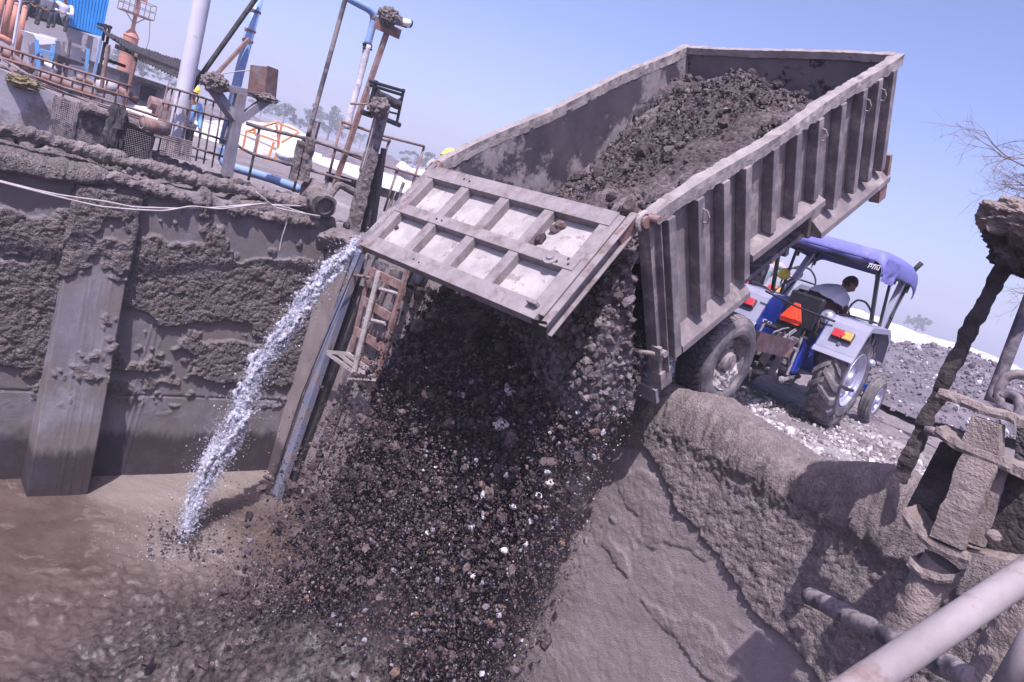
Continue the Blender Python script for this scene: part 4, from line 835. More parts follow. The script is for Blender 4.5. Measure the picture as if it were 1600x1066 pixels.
def tractor(X0, yaw, s, mats, canopy, label, base_label_extra='', detail=True):
    a = np.array([math.sin(yaw), math.cos(yaw), 0]); l = np.array([math.cos(yaw), -math.sin(yaw), 0]); fr = (np.array(X0, float), np.array([l, a, _u])*s)
    t = thing('tractor', X0, label, 'tractor', 'tractors'); mbody, mfend, mcan, mtyre = mats
    NM = lambda: MB(fr)
    def ag_wheel(sg):
        c = np.array([sg*.66, 0, .69]); h = .17; mb = NM(); R_ = .655
        mb.lathe(c, (sg, 0, 0), [(.365, h-.02), (.39, h), (.50, h+.01), (.60, h-.03), (R_, h-.10), (R_+.008, 0), (R_, -h+.1), (.60, -h+.03), (.5, -h-.01), (.39, -h), (.36, -h+.02)], 64)
        nl = 19
        for k in range(nl):
            for side in (-1, 1):
                th0 = (k+(.5 if side > 0 else 0))*2*math.pi/nl; v = []
                for q, (off, sh, rr) in enumerate(((.0, 0, R_+.042), (.08, -.13, R_+.035), (h-.015, -.27, R_-.005), (h+.012, -.31, R_-.075))):
                    th = th0+sh; hw = .030/(rr)*(1.2 if q < 3 else 1.5)
                    for (dr, dt) in ((0, -hw), (0, hw), (-.06, hw*1.5), (-.06, -hw*1.5)):
                        x = side*off if q else -side*.02; v.append(c+[sg*x, (rr+dr)*math.sin(th+dt), (rr+dr)*math.cos(th+dt)])
                f = [[q*4+i, q*4+(i+1) % 4, q*4+4+(i+1) % 4, q*4+4+i] for q in range(3) for i in range(4)]+[[3, 2, 1, 0], [12, 13, 14, 15]]
                mb.add(v, [np.array(f)])
        wh = mb.build('rear_wheel', mtyre, t)
        mb = NM(); mb.lathe(c, (sg, 0, 0), [(.372, h-.015), (.365, h+.0), (.352, h-.01), (.335, h-.045), (.30, h-.06), (.285, h-.09), (.20, h-.105), (.19, h-.07), (.10, h-.06), (.09, h-.02), (.001, h-.015)], 44)
        for k in range(8): q = k*math.pi/4; mb.cyl(c+[sg*(h-.10), .235*math.cos(q), .235*math.sin(q)], c+[sg*(h-.065), .235*math.cos(q), .235*math.sin(q)], .018, 6)
        mb.build('rim', m_rim, wh)
    def fr_wheel(sg):
        c = np.array([sg*.66, 2.02, .36]); h = .085; mb = NM(); R_ = .355
        mb.lathe(c, (sg, 0, 0), [(.205, h-.01), (.22, h), (.29, h+.005), (.335, h-.02), (R_, h-.03), (R_, .055), (R_-.018, .05), (R_-.018, .03), (R_, .025), (R_, -.0), (R_-.018, -.005), (R_-.018, -.025), (R_, -.03), (R_, -h+.03), (.335, -h+.02), (.29, -h), (.21, -h)], 44)
        wh = mb.build('front_wheel', mtyre, t)
        mb = NM(); mb.lathe(c, (sg, 0, 0), [(.21, h-.005), (.2, h), (.185, h-.02), (.17, h-.05), (.1, h-.055), (.09, h-.02), (.06, h-.01), (.055, h+.02), (.001, h+.022)], 30)
        for k in range(5): q = k*math.pi*.4; mb.cyl(c+[sg*(h-.055), .125*math.cos(q), .125*math.sin(q)], c+[sg*(h-.03), .125*math.cos(q), .125*math.sin(q)], .014, 6)
        mb.build('rim', m_rim, wh)
    for sg in (-1, 1): ag_wheel(sg); fr_wheel(sg)
    mb = NM(); mb.box((0, .35, .72), (.42, 1.5, .42)); mb.box((0, -.38, .8), (.36, .22, .34)); mb.box((0, 1.55, .72), (.34, 1.1, .38)); mb.cyl((-.5, 0, .69), (.5, 0, .69), .12, 16); mb.box((0, 2.02, .48), (1.05, .12, .14)); mb.build('gearbox_body', mbody, t, bevel=.02)
    mb = NM()       # bonnet with rounded top
    sec = np.array([(-.27, .82), (-.28, 1.12), (-.24, 1.26), (-.14, 1.31), (.14, 1.31), (.24, 1.26), (.28, 1.12), (.27, .82)])
    rows = [np.stack([sec[:, 0]*k, 0*sec[:, 0]+y, .82+(sec[:, 1]-.82)*q], 1) for (y, k, q) in ((.95, 1, 1), (1.5, .98, .97), (2.1, .92, .9), (2.3, .86, .82), (2.36, .8, .7))]
    R_ = np.array(rows); mb.grid(R_); mb.add(R_[-1], [np.arange(8)[None]]); mb.add(R_[0], [np.arange(8)[::-1][None]]); bn = mb.build('bonnet', mbody, t, bevel=.01)
    mb = NM(); mb.box((0, .93, 1.25), (.5, .12, .24)); mb.build('dashboard', m_black, bn, bevel=.01)
    # fenders
    for sg in (-1, 1):
        prof = np.array([(-.70, .93), (-.66, 1.0), (-.50, 1.34), (-.40, 1.42), (.35, 1.45), (.55, 1.36), (.72, 1.0)])
        mb = NM(); th = .018
        for (y0, z0), (y1, z1) in zip(prof[:-1], prof[1:]):
            n_ = np.array([-(z1-z0), y1-y0]); n_ = n_/np.linalg.norm(n_)*th; n_ = n_ if n_[1] > 0 else -n_
            xa, xb = sg*.40, sg*.90; mb.prism([(xa, y0, z0), (xb, y0, z0), (xb, y1, z1), (xa, y1, z1)], (0, -n_[0], -n_[1]))
        xb = sg*.90; lip = [(xb, y, z) for y, z in prof]+[(xb, y*.97, z-.07) for y, z in prof[::-1]]; mb.prism(lip, (sg*.012, 0, 0))
        fe = mb.build('fender', mfend, t, bevel=.004)
        mb = NM(); pl = [(sg*.40, y, z) for y, z in prof[1:]]+[(sg*.40, .6, .8), (sg*.40, -.45, .72)]; mb.prism(pl, (sg*.015, 0, 0)); mb.build('fender_side', mbody, fe)
        # tail lamp on the sloping rear face
        nrm = np.array([0, -.9, .42]); nrm /= np.linalg.norm(nrm); upv = np.array([0, .42, .9]); upv /= np.linalg.norm(upv); RR = np.array([[1, 0, 0], nrm, upv])
        c = np.array([sg*.665, -.585, 1.20])
        mb = NM(); mb.box(c+nrm*.02, (.26, .05, .13), R=RR); lm = mb.build('tail_lamp', m_black, fe, bevel=.008)
        mb = NM(); mb.box(c+nrm*.05+np.array([sg*.062, 0, 0]), (.115, .03, .105), R=RR); mb.build('amber_lens', m_amber, lm, bevel=.01)
        mb = NM(); mb.box(c+nrm*.05-np.array([sg*.062, 0, 0]), (.115, .03, .105), R=RR); mb.build('red_lens', m_red, lm, bevel=.01)
        mb = NM(); mb.cyl(c+nrm*.05, c+nrm*.075, .03, 16); mb.build('round_lens', m_red, lm)
        # hand rail loop
        mb = NM(); z = 1.45; mb.tube(resample([(sg*.5, -.25, z), (sg*.47, -.15, z+.14), (sg*.45, .1, z+.24), (sg*.5, .35, z+.25), (sg*.6, .45, z+.12), (sg*.64, .42, z-.02)], .05), .014, 8)
        mb.tube(resample([(sg*.45, -.35, z-.02), (sg*.6, -.38, z+.02), (sg*.84, -.3, z+.03), (sg*.86, .0, z+.03)], .05), .014, 8); mb.build('hand_rail', m_black, fe, smooth=True)
        if detail and sg > 0:
            mb = NM(); mb.box(c-nrm*.0+np.array([0.02, -.02, -.19]), (.26, .025, .12)); mb.build('plate', m_black, fe, bevel=.004)
            mb = NM(); mb.lathe(c+np.array([.0, -.03, -.10]), (0, -1, .2), [(.001, .03), (.02, .028), (.028, .01), (.03, 0)], 16); mb.build('small_lamp', m_chrome, fe)
            mb = NM(); q = np.array([.36, -.45, 1.36]); mb.lathe(q, (.1, -1, .1), [(.001, .07), (.05, .06), (.09, .03), (.1, 0), (.09, -.03), (.04, -.07), (.001, -.075)], 24); lp = mb.build('work_lamp', m_chrome, fe, smooth=True)
            mb = NM(); mb.tube([(.36, -.42, 1.28), (.37, -.40, 1.2)], .02, 8); mb.build('lamp_bracket', m_rust, lp)
            mb = NM(); mb.blob((.93, .05, .98), [.05, .06, .05], .05, 2, 3, 10); mb.build('side_marker', m_rim, fe)
    if detail:
        mb = NM(); mb.lathe((-.62, .15, 1.72), (.3, -1, .2), [(.001, .05), (.05, .045), (.085, .01), (.08, -.02), (.03, -.06), (.001, -.06)], 20); mb.build('side_lamp', m_yellow, t, smooth=True)
        mb = NM(); c = np.array([-.62, .15, 1.58]); mb.tube([c, c+[0, .02, .1]], .012, 6); mb.build('lamp_stalk', m_black, t)
        strokes(NM(), [[(.05, .08), (0, .08), (0, .045), (.04, .045), (.05, .03), (.04, 0), (0, 0)], [(.075, .015), (.075, .065), (.09, .08), (.11, .08), (.125, .065), (.125, .015), (.11, 0), (.09, 0), (.075, .015)]], lambda x, y: (-.385-.0, -.50-x*.0+.02, 1.02+y) if False else (-.395+x*.9, -.475, .98+y), .006).build('fender_number', m_white, t)
    # seat, steering wheel, platform
    mb = NM(); mb.box((0, -.12, 1.06), (.46, .42, .1)); st = mb.build('seat', m_black, t, bevel=.03)
    mb = NM(); mb.box((0, -.34, 1.33), (.46, .09, .46)); mb.build('seat_back', m_black, st, bevel=.03)
    mb = NM(); mb.box((0, .45, .84), (.8, .8, .03)); mb.build('platform', m_dark, t)
    for sg in (-1, 1): mb = NM(); mb.tube([(sg*.25, -.1, 1.1), (sg*.26, -.12, 1.32), (sg*.26, .1, 1.34)], .016, 8); mb.build('armrest', m_black, st)
    mb = NM(); k = np.linspace(0, 2*math.pi, 37); c = np.array([.0, .62, 1.52]); e1 = np.array([1, 0, 0]); e2 = np.array([0, .72, .69]); mb.tube(c+np.outer(np.cos(k), e1)*.2+np.outer(np.sin(k), e2)*.2, .015, 8, caps=False)
    for q in (0.5, 2.6, 4.7): mb.tube([c-[0, -.02, .02], c+e1*math.cos(q)*.2+e2*math.sin(q)*.2], .01, 6)
    mb.tube([c, (0, .9, 1.22)], .025, 8); mb.build('steering_wheel', m_black, t, smooth=True)
    for sg in (-.15, .15): mb = NM(); mb.tube([(sg, .35, .9), (sg*1.2, .3, 1.25)], .011, 6); mb.blob((sg*1.2, .3, 1.26), .025, 0, 1, 1, 8); mb.build('gear_lever', m_black, t)
    # slow vehicle triangle
    mb = NM(); tri = .76*np.array([(-.20, -.14), (-.16, -.2), (.16, -.2), (.20, -.14), (.05, .16), (-.05, .16)]); c = np.array([-.05, -.50, 1.28])
    P = [c+np.array([x, -.02*0+y*.15, y]) for x, y in tri]; mb.prism(P, (0, .02, 0)); sv = mb.build('slow_vehicle_triangle', m_redplastic, t, bevel=.004)
    P2 = [c+np.array([x*.55, -.012+y*.55*.15, y*.55-.02]) for x, y in tri]; mb = NM(); mb.prism(P2, (0, .01, 0)); mb.build('inner_triangle', m_redplastic, sv, bevel=.003)
    mb = NM(); mb.box((-.05, -.46, 1.05), (.36, .06, .16)); mb.build('rear_panel', m_black, t, bevel=.008)
    # hitch clutter
    if detail:
        rr = random.Random(3)
        def rod(nm, pts, r, mt, seg=8, amp=.0): mb = NM(); mb.tube(pts, r, seg, amp=amp, fs=25); return mb.build(nm, mt, t)
        for sg in (-1, 1):
            rod('lift_arm', [(sg*.2, -.42, 1.0), (sg*.26, -.75, 1.02)], .03, m_dark); rod('lift_rod', [(sg*.26, -.74, 1.02), (sg*.3, -.85, .52)], .018, m_steelgrey, amp=.004)
            rod('lower_link', [(sg*.2, -.1, .48), (sg*.32, -1.0, .46)], .03, m_steelmud); rod('check_chain', [(sg*.14, -.3, .5), (sg*.3, -.7, .4), (sg*.31, -.9, .42)], .015, m_dark, amp=.008)
            mb = NM(); mb.blob((sg*.32, -1.02, .46), [.04, .06, .05], .2, 3, 2, 10); mb.build('link_ball', m_steelgrey, t)
        rod('top_link', [(0, -.48, .98), (.05, -.8, .9), (.34, -.95, .86)], .026, m_steelgrey, amp=.004)
        rod('crossbar', [(-.46, -.62, 1.42), (.0, -.62, 1.36), (.5, -.56, 1.34)], .014, m_black)
        for k in range(9):
            x = rr.uniform(-.2, .22); rod('hydraulic_hose', resample([(x, -.45, rr.uniform(.95, 1.1)), (x+rr.uniform(-.1, .1), -.6-rr.random()*.15, rr.uniform(.8, 1.05)), (x+rr.uniform(-.15, .15), -.5-rr.random()*.1, rr.uniform(.55, .75))], .04), .011, m_dark if k % 2 else m_steelgrey)
        mb = NM(); mb.box((0, -.52, .88), (.3, .1, .2)); mb.box((-.1, -.58, .75), (.12, .12, .12)); mb.box((.1, -.56, .7), (.1, .1, .2)); mb.build('hitch_block', m_steelmud, t, bevel=.015)
        mb = NM(); mb.box((0, -.55, .56), (.34, .3, .05)); mb.beam((-.05, -.4, .42), (-.05, -1.0, .42), .08, .04); mb.build('drawbar', m_steelmud, t, bevel=.006)
        mb = NM(); mb.prism([(.02, -.75, .45), (.10, -.75, .42), (.16, -.72, .95), (.08, -.72, .98)], (0, .03, 0)); mb.prism([(-.16, -.72, .55), (-.06, -.72, .5), (.0, -.7, .9), (-.1, -.7, .9)], (0, .025, 0)); mb.build('link_plate', m_steelgrey, t)
        mb = NM(); mb.tube(resample([(.62, 1.25, 1.0), (.62, 1.28, 1.9), (.62, 1.32, 2.33), (.70, 1.30, 2.46)], .1), [.035, .035, .03, .035], 10); mb.build('exhaust_pipe', m_dark, t, smooth=True)
        mb = NM(); mb.tube([(.82, -.52, .62), (.95, -.5, .6)], .02, 8); mb.box((.9, -.5, .61), (.2, .1, .03)); mb.build('foot_step', m_dark, t)
    if canopy:
        # tubular frame
        for sg in (-1, 1):
            for nm, p0, p1, ww in (('canopy_post', (sg*.70, .18, 1.45), (sg*.66, -.30, 2.13), .045), ('canopy_post', (sg*.72, .60, 1.30), (sg*.66, .95, 2.15), .075), ('canopy_stay', (sg*.72, .55, 1.42), (sg*.66, .35, 2.12), .035), ('canopy_stay', (sg*.76, .72, 1.6), (sg*.68, 1.2, 2.1), .03)):
                mb = NM(); mb.beam(p0, p1, ww, ww*1.1, up=(0, 1, 0)); mb.build(nm, m_tred if ww > .07 else m_black, t, bevel=.004)
        mb = NM()
        k = np.linspace(0, 1, 15)
        def arc(y, z, r=.12, wx=.68): return [(-wx, y, z-.28)]+[(-wx+r-r*math.cos(q), y, z-r+r*math.sin(q)) for q in np.linspace(0, math.pi/2, 7)]+[(wx-r+r*math.sin(q), y, z-r+r*math.cos(q)) for q in np.linspace(0, math.pi/2, 7)]+[(wx, y, z-.28)]
        for y, z in ((-.32, 2.29), (.5, 2.31), (1.25, 2.28)): mb.tube(arc(y, z), .022, 8)
        for sg in (-1, 1): mb.tube([(sg*.68, -.32, 2.12), (sg*.68, 1.25, 2.10)], .02, 8)
        mb.tube([(-.66, -.33, 2.14), (.66, -.33, 2.14)], .032, 8); mb.build('canopy_frame', m_black, t, smooth=True)
        # cloth: rounded roof with side curtains
        rows = []
        for y, z, dz in ((-.42, 2.22, .0), (-.40, 2.31, 0), (-.34, 2.345, 0), (0, 2.37, 0), (.5, 2.38, 0), (.95, 2.37, 0), (1.27, 2.34, 0), (1.38, 2.28, 0), (1.40, 2.14, 0)):
            r = .15; wx = .755; side = .11 if y > -.41 and y < 1.39 else .06; row = []
            ys_ = y
            for sg in (-1, 1):
                seq = [(sg*wx, z-r-side), (sg*(wx+.01), z-r-side*.5)]+[(sg*(wx-r+r*math.cos(q)), z-r+r*math.sin(q)) for q in np.linspace(0, math.pi/2, 8)]
                row += seq if sg < 0 else seq[::-1]
            rows.append([(x+.012*math.sin(x*9+y*7), y, zz+.008*math.sin(y*11+x*5)) for x, zz in row])
        R_ = np.array(rows); mb = NM(); mb.grid(R_); inner = R_.copy(); inner[..., 0] *= .985; inner[..., 2] -= .012; mb.grid(inner[::-1]); cn = mb.build('canopy', mcan, t, smooth=True)
        # rolled rear valance under the roof edge
        mb = NM(); mb.tube([(x, -.37, 2.185+.006*math.sin(x*14)) for x in np.linspace(-.52, .60, 24)], .042, 10, amp=.012, fs=6); mb.build('rolled_curtain', mcan, cn, smooth=True)
        mb = NM(); Y_, Z_ = np.meshgrid(np.linspace(-.38, .12, 24), np.linspace(-.04, -.32, 14), indexing='ij'); x = .762+.028*fbm(Y_*7, Z_*7, o=3, s=221)+.02*np.sin(Y_*18)
        mb.grid(np.stack([x, Y_, 2.30+Z_+.08*np.maximum(0, Y_)], -1)); mb.grid(np.stack([x-.006, Y_, 2.30+Z_], -1)[::-1]); mb.build('side_flap', mcan, cn, smooth=True)
        strokes(NM(), [[(0, .0), (.01, .07), (.045, .07), (.05, .035), (.02, .03)], [(.07, 0), (.085, .075), (.12, .06), (.11, .0)], [(.14, .07), (.15, .01), (.18, .01), (.185, .07)], [(-.01, .085), (.2, .088)]], lambda x, y: (.57+x*.7, -.432, 2.09+y*.7), .005).build('canopy_lettering', m_white, cn)
    return t, fr
XTR = (3.75, 9.71, -.25)
tr1, FT = tractor(XTR, math.radians(40), 1.0, (m_tblue, m_tred, m_canopy, m_rubber2), True, 'blue and grey farm tractor under a blue cloth canopy, hitched ahead of the trailer')
seat = dict(pel=(0, -.10, 1.17), chest=(.06, .10, 1.53), neck=(.12, .24, 1.72), head=(.20, .36, 1.85), shL=(-.15, .14, 1.63), elL=(-.14, .36, 1.42), wrL=(-.10, .55, 1.50), shR=(.27, .14, 1.60), elR=(.40, .30, 1.34), wrR=(.36, .46, 1.14),
            hiL=(-.11, -.05, 1.13), knL=(-.2, .42, 1.2), anL=(-.2, .52, .9), toL=(-.2, .66, .88), hiR=(.11, -.05, 1.13), knR=(.22, .42, 1.2), anR=(.22, .52, .9), toR=(.22, .66, .88), look=(.75, .55, -.45), hup=(.15, .2, 1))
person(np.array(XTR)+np.array((0, -.1, 1.11)) @ FT[1], FT, seat, 'driver in maroon sweater and pale lavender scarf leaning over the wheel under the canopy', m_maroon, m_dark, scarf=m_cloth_p, group='people', wear='sweater', sub=2)
# second tractor standing beyond, seen through the first
p2 = PD(1232, 392, 14.0); X2 = (p2[0]-.25, p2[1]-.1, -.16)
m_grey2 = M('grey_tractor_paint', (.2, .2, .25), (.28, .28, .33), 3, .5, None)
tr2, F2 = tractor(X2, math.radians(52), 1.12, (m_grey2, m_grey2, m_canopy, m_rubber2), False, 'uncovered grey tractor standing beyond the canopied one, mostly hidden', detail=False)
mb = MB(F2); mb.prism([(-.75, .35, 1.45), (-.75, .45, 1.5), (-.75, .6, 1.85), (-.75, .2, 2.0), (-.75, -.1, 1.7), (-.75, -.15, 1.45)], (-.04, 0, 0)); mb.build('orange_panel', m_orange2, tr2)
m_pink = M('striped_pink_teal_cloth', (.55, .3, .38), (.22, .38, .42), 9, .9, None, lo=.48, hi=.52)
seat2 = dict(seat); seat2.update(head=(.06, .02, 1.92), neck=(.04, -.0, 1.76), chest=(.02, -.02, 1.5), shL=(-.17, 0, 1.62), shR=(.2, 0, 1.62), elR=(.27, .22, 1.42), wrR=(.15, .45, 1.5), elL=(-.25, .2, 1.4), look=(.5, .8, -.1))
person(np.array(X2)+np.array((0, -.1, 1.11)) @ F2[1], F2, seat2, 'person in pink and teal cloth on the farther uncovered tractor', m_pink, m_dark, group='people', sub=1)
# tractor rear number: keep letters plain; helmeted worker behind the trailer's far corner
def stand(x0, label, top, bot, cap=None, yaw=0, sit=False, s=1.0, look=(0, 1, 0)):
    a = np.array([math.sin(yaw), math.cos(yaw), 0]); l = np.array([math.cos(yaw), -math.sin(yaw), 0]); fr = (np.array(x0, float), np.array([l, a, _u])*s)
    P = dict(pel=(0, 0, .95), chest=(0, 0, 1.3), neck=(0, 0, 1.48), head=(0, .02, 1.62), shL=(-.18, 0, 1.40), shR=(.18, 0, 1.40), elL=(-.24, .0, 1.12), elR=(.24, 0, 1.12), wrL=(-.24, .12, .9), wrR=(.22, .14, .9), hiL=(-.09, 0, .9), hiR=(.09, 0, .9), knL=(-.1, .03, .5), knR=(.1, .03, .5), anL=(-.1, 0, .09), anR=(.1, 0, .09), toL=(-.11, .13, .04), toR=(.11, .13, .04), look=look)
    if sit: P.update(pel=(0, 0, .12), chest=(0, .06, .48), neck=(0, .08, .66), head=(0, .12, .80), shL=(-.18, .05, .58), shR=(.18, .05, .58), elL=(-.22, .2, .36), elR=(.22, .2, .36), wrL=(-.1, .36, .34), wrR=(.1, .36, .34), hiL=(-.09, 0, .1), hiR=(.09, 0, .1), knL=(-.14, .36, .28), knR=(.14, .36, .28), anL=(-.14, .4, -.08), anR=(.14, .4, -.08), toL=(-.14, .52, -.12), toR=(.14, .52, -.12))
    return person(x0, fr, P, label, top, bot, group='people', cap=cap, sub=1)
hp = PD(700, 247, 8.6); stand((hp[0], hp[1], hp[2]-1.66), 'worker whose yellow helmet shows behind the raised trailer corner', m_cloth_p, m_cloth_d, cap=m_yellow, yaw=.6)
# ================================================================== RIM PIPEWORK AND POSTS ON THE FAR WALL
def solo(name, mb, mat, label, cat, group=None, smooth=True, kind=None, bevel=0):
    return tag(mb.build(name, mat, smooth=smooth, bevel=bevel), label, cat, group, kind)
def pls(pts, c): return [PL(x, y, c) for x, y in pts]
mb = MB(); P = resample(pls([(-90, 176), (0, 201), (60, 214), (130, 234), (240, 262), (310, 281), (380, 298), (440, 312), (500, 322)], 13.78), .02)
mb.tube(P, .07+.008*np.sin(np.linspace(0, 23, len(P)))+.015*fbm(np.linspace(0, 30, len(P)), np.zeros(len(P)), o=3, s=3), 26, amp=.045, fs=13, lump=.02, seed=5)
solo('crusted_pipe', mb, m_crust, 'long pipe thick with crusted mud running along the top of the far wall', 'pipe', smooth=False)
# lumps of crust hanging on the rim
mb = MB(); P = resample(pls([(-90, 222), (0, 243), (60, 262), (130, 268), (240, 296), (310, 316), (420, 338), (500, 352)], 13.5), .02)
mb.tube(P, .045+.015*np.sin(np.linspace(0, 17, len(P)))+.035*fbm(np.linspace(0, 14, len(P)), np.zeros(len(P)), o=4, s=13), 26, amp=.07, fs=11, lump=.025, seed=15)
solo('mud_crust', mb, m_crust, 'lumpy overhanging bead of mud along the wall edge under the pipe', 'mud', kind='stuff', smooth=False)
# outlet pipe and hoses
M0 = PL(508, 323, 13.25); ax = np.array([.62, -.72, -.18]); ax /= np.linalg.norm(ax); back = np.array([-.2, .9, .0])
mb = MB(); pts = [M0+ax*0, M0-ax*.15, M0-ax*.35+[0, .05, .02], M0-ax*.55+[.02, .2, .02]]
t_ = thing('outlet_pipe', M0, 'big mud caked outlet pipe with a round black mouth at the end of the rim', 'pipe')
mb.lathe(M0, ax, [(.115, -.6), (.13, -.5), (.135, -.05), (.14, 0), (.115, .005), (.105, -.02), (.10, -.5), (.001, -.5)], 30); mb.build('pipe_mouth', m_dark, t_, smooth=True)
mb = MB(); mb.tube(resample([M0-ax*.05, M0-ax*.3, M0-ax*.62], .02), .155, 26, amp=.07, fs=8, lump=.03, seed=4); mb.build('mud_coat', m_crust, t_)
for k, (pp, r) in enumerate((([(540, 352), (566, 360), (600, 350), (640, 300)], .05), ([(548, 372), (585, 368), (612, 352), (650, 312)], .04))):
    mb = MB(); P = resample([PL(x, y, 13.3+.3*i) for i, (x, y) in enumerate(pp)], .015); mb.tube(P, [.0+r+.008*(i % 2) for i in range(len(P))], 12); solo('corrugated_hose', mb, m_dark, ('upper' if k == 0 else 'lower')+' dark corrugated hose curving behind the outlet pipe', 'hose', 'corrugated hoses')
# flat mud-caked pad under the gate post
mb = MB(); mb.blob(PL(537, 378, 13.0), [.33, .30, .17], .45, 2.5, 7, 40, lump=.05); solo('mud_lump', mb, m_crust, 'thick lump of caked mud on the ledge just left of the water jet', 'mud', smooth=False)
mb = MB(); mb.beam(PL(520, 392, 13.1), PL(572, 410, 13.1), .3, .05); solo('ledge_plate', mb, m_steelmud, 'small steel ledge under the mud lump beside the water jet', 'ledge', smooth=False)
# drooping wires
rr = random.Random(2)
for k, pp in enumerate(([(-40, 272), (0, 283), (60, 298), (100, 306), (160, 314), (210, 324), (280, 326), (330, 325), (400, 319), (470, 322)], [(-40, 274), (60, 300), (105, 311), (150, 322), (200, 327), (255, 330), (300, 322), (345, 327), (410, 318), (440, 322), (500, 341)], [(400, 300), (430, 325), (455, 330), (500, 338)])):
    mb = MB(); mb.tube(resample([PL(x, y, 13.12-.02*k) for x, y in pp], .05), .011, 6, amp=.004, fs=30); solo('cable', mb, m_wire, ('upper strand of the dusty cable drooping across the far wall', 'lower strand of the dusty cable twisted along the upper one', 'short thick cord tied over the rim crust near the outlet pipe')[k], 'cable', 'drooping cables')
mb = MB(); mb.tube(resample(pls([(452, 322), (447, 352), (440, 372), (436, 395)], 13.15), .04), .008, 6); solo('cord', mb, m_wire, 'thin cord hanging straight down the wall below the rim pipe', 'cord')
# sluice gate posts with winch
gp = thing('gate_hoist', PL(548, 368, 13.3), 'tall mud coated gate post carrying a black winch frame', 'hoist')
mb = MB(); mb.beam(PL(548, 372, 13.3), PL(580, 240, 13.3), .17, .13, up=(1, 1, 0), amp=.025, fs=14, lump=.012); mb.build('post', m_crust, gp)
mb = MB(); mb.beam(PL(580, 240, 13.3), PL(599, 168, 13.3), .17, .13, up=(1, 1, 0)); mb.build('post_head', m_steelmud, gp)
mb = MB(); mb.beam(PL(569, 365, 13.45), PL(590, 240, 13.45), .13, .08, up=(1, 1, 0)); mb.build('side_post', m_dark, gp)
mb = MB(); mb.beam(PL(582, 358, 13.2), PL(600, 232, 13.2), .07, .06, up=(1, 1, 0)); mb.beam(PL(570, 300, 13.4), PL(592, 268, 13.4), .07, .03, up=(1, 1, 0)); mb.build('strut', m_black, gp)
def bar(nm, p, q, r, c, mt, par, w=None):
    mb = MB(); r *= .78; w = w*.78 if w else w
    if w: mb.beam(PL(*p, c), PL(*q, c), w, r, up=(1, 1, 0))
    else: mb.tube([PL(*p, c), PL(*q, c)], r, 8)
    return mb.build(nm, mt, par)
for p, q, r, c in (((577, 127), (632, 143), .03, 13.15), ((578, 133), (630, 149), .028, 13.3), ((588, 126), (576, 172), .04, 13.2), ((631, 139), (619, 197), .028, 13.2), ((565, 175), (582, 181), .05, 13.25), ((603, 187), (625, 196), .045, 13.25), ((620, 178), (604, 174), .018, 13.2), ((628, 152), (607, 168), .014, 13.15)): bar('winch_frame', p, q, r, c, m_black, gp)
mb = MB(); mb.tube(resample([PL(588, 148, 13.2), PL(624, 165, 13.2)], .02), .07, 14, amp=.012, fs=14); mb.lathe(PL(586, 148, 13.2), PL(624, 165, 13.2)-PL(586, 148, 13.2), [(.001, -.01), (.1, -.01), (.1, .02), (.07, .03)], 18); mb.build('winch_drum', m_dark, gp)
mb = MB(); mb.blob(PL(592, 168, 13.1), [.14, .14, .14], .4, 4, 4, 40, lump=.05); mb.build('mud_lump', m_crust, gp)
mb = MB(); mb.tube([PL(548, 162, 13.2), PL(573, 163, 13.2), PL(576, 150, 13.2), PL(574, 134, 13.2)], .016, 7); mb.build('crank', m_rust, gp)
mb = MB(); mb.tube(pls([(588, 180), (575, 230), (566, 262)], 13.1), .008, 5); mb.build('cable', m_wire, gp)
# railings -----------------------------------------------------------------
def railing(label, rails, posts, c, mat, r=.022, group='railings', base=None, rp=None, caked=False):
    r *= .8; rp = rp*.85 if rp else None
    b = base or PL(*posts[0][1], c); t = thing('railing', b, label, 'railing', group)
    for p in rails:
        mb = MB(); mb.tube(resample(pls(p, c), .06) if caked else pls(p, c), r, 8, amp=.012 if caked else 0, fs=14, lump=.006 if caked else 0); mb.build('rail', mat, t, smooth=not caked)
    for p, q in posts:
        mb = MB(); mb.tube([PL(*p, c+.03), PL(*q, c+.03)], rp or r, 8); mb.build('post', mat, t, smooth=True)
    return t
railing('rusty pipe railing framing the gate hoist on the right of the far wall', [[(534, 190), (594, 211), (663, 229)], [(522, 232), (568, 250), (610, 262), (702, 290)], [(577, 213), (610, 221)]], [((534, 190), (512, 283)), ((663, 229), (628, 340)), ((609, 218), (590, 275)), ((622, 262), (600, 330))], 14.2, m_rust, .026)
railing('mud caked railing from the T shaped stand to the two thin posts', [[(385, 192), (407, 200), (480, 217), (570, 247)], [(372, 228), (392, 240), (470, 262), (548, 284)]], [((406, 198), (388, 282)), ((480, 215), (458, 300)), ((506, 286), (496, 318))], 14.0, m_crust, .024, caked=True)
railing('tall mud splashed cage railing around the thick pale pole', [[(262, 136), (300, 147), (347, 163)], [(254, 160), (300, 172), (362, 190)], [(247, 187), (300, 203), (358, 222)], [(240, 212), (300, 230), (352, 246)], [(232, 236), (262, 246)]],
        [((262, 135), (236, 237)), ((282, 140), (256, 245)), ((270, 138), (246, 240)), ((347, 163), (331, 262)), ((322, 156), (306, 252)), ((334, 160), (318, 256)), ((310, 151), (292, 248)), ((298, 147), (280, 244)), ((358, 190), (342, 250))], 14.6, m_crust, .02, rp=.014)
lp = [(-12, 68), (50, 88), (110, 107), (160, 122), (205, 136)]; lo = [(-12, 100), (48, 118), (100, 137), (150, 152), (195, 166), (245, 182)]
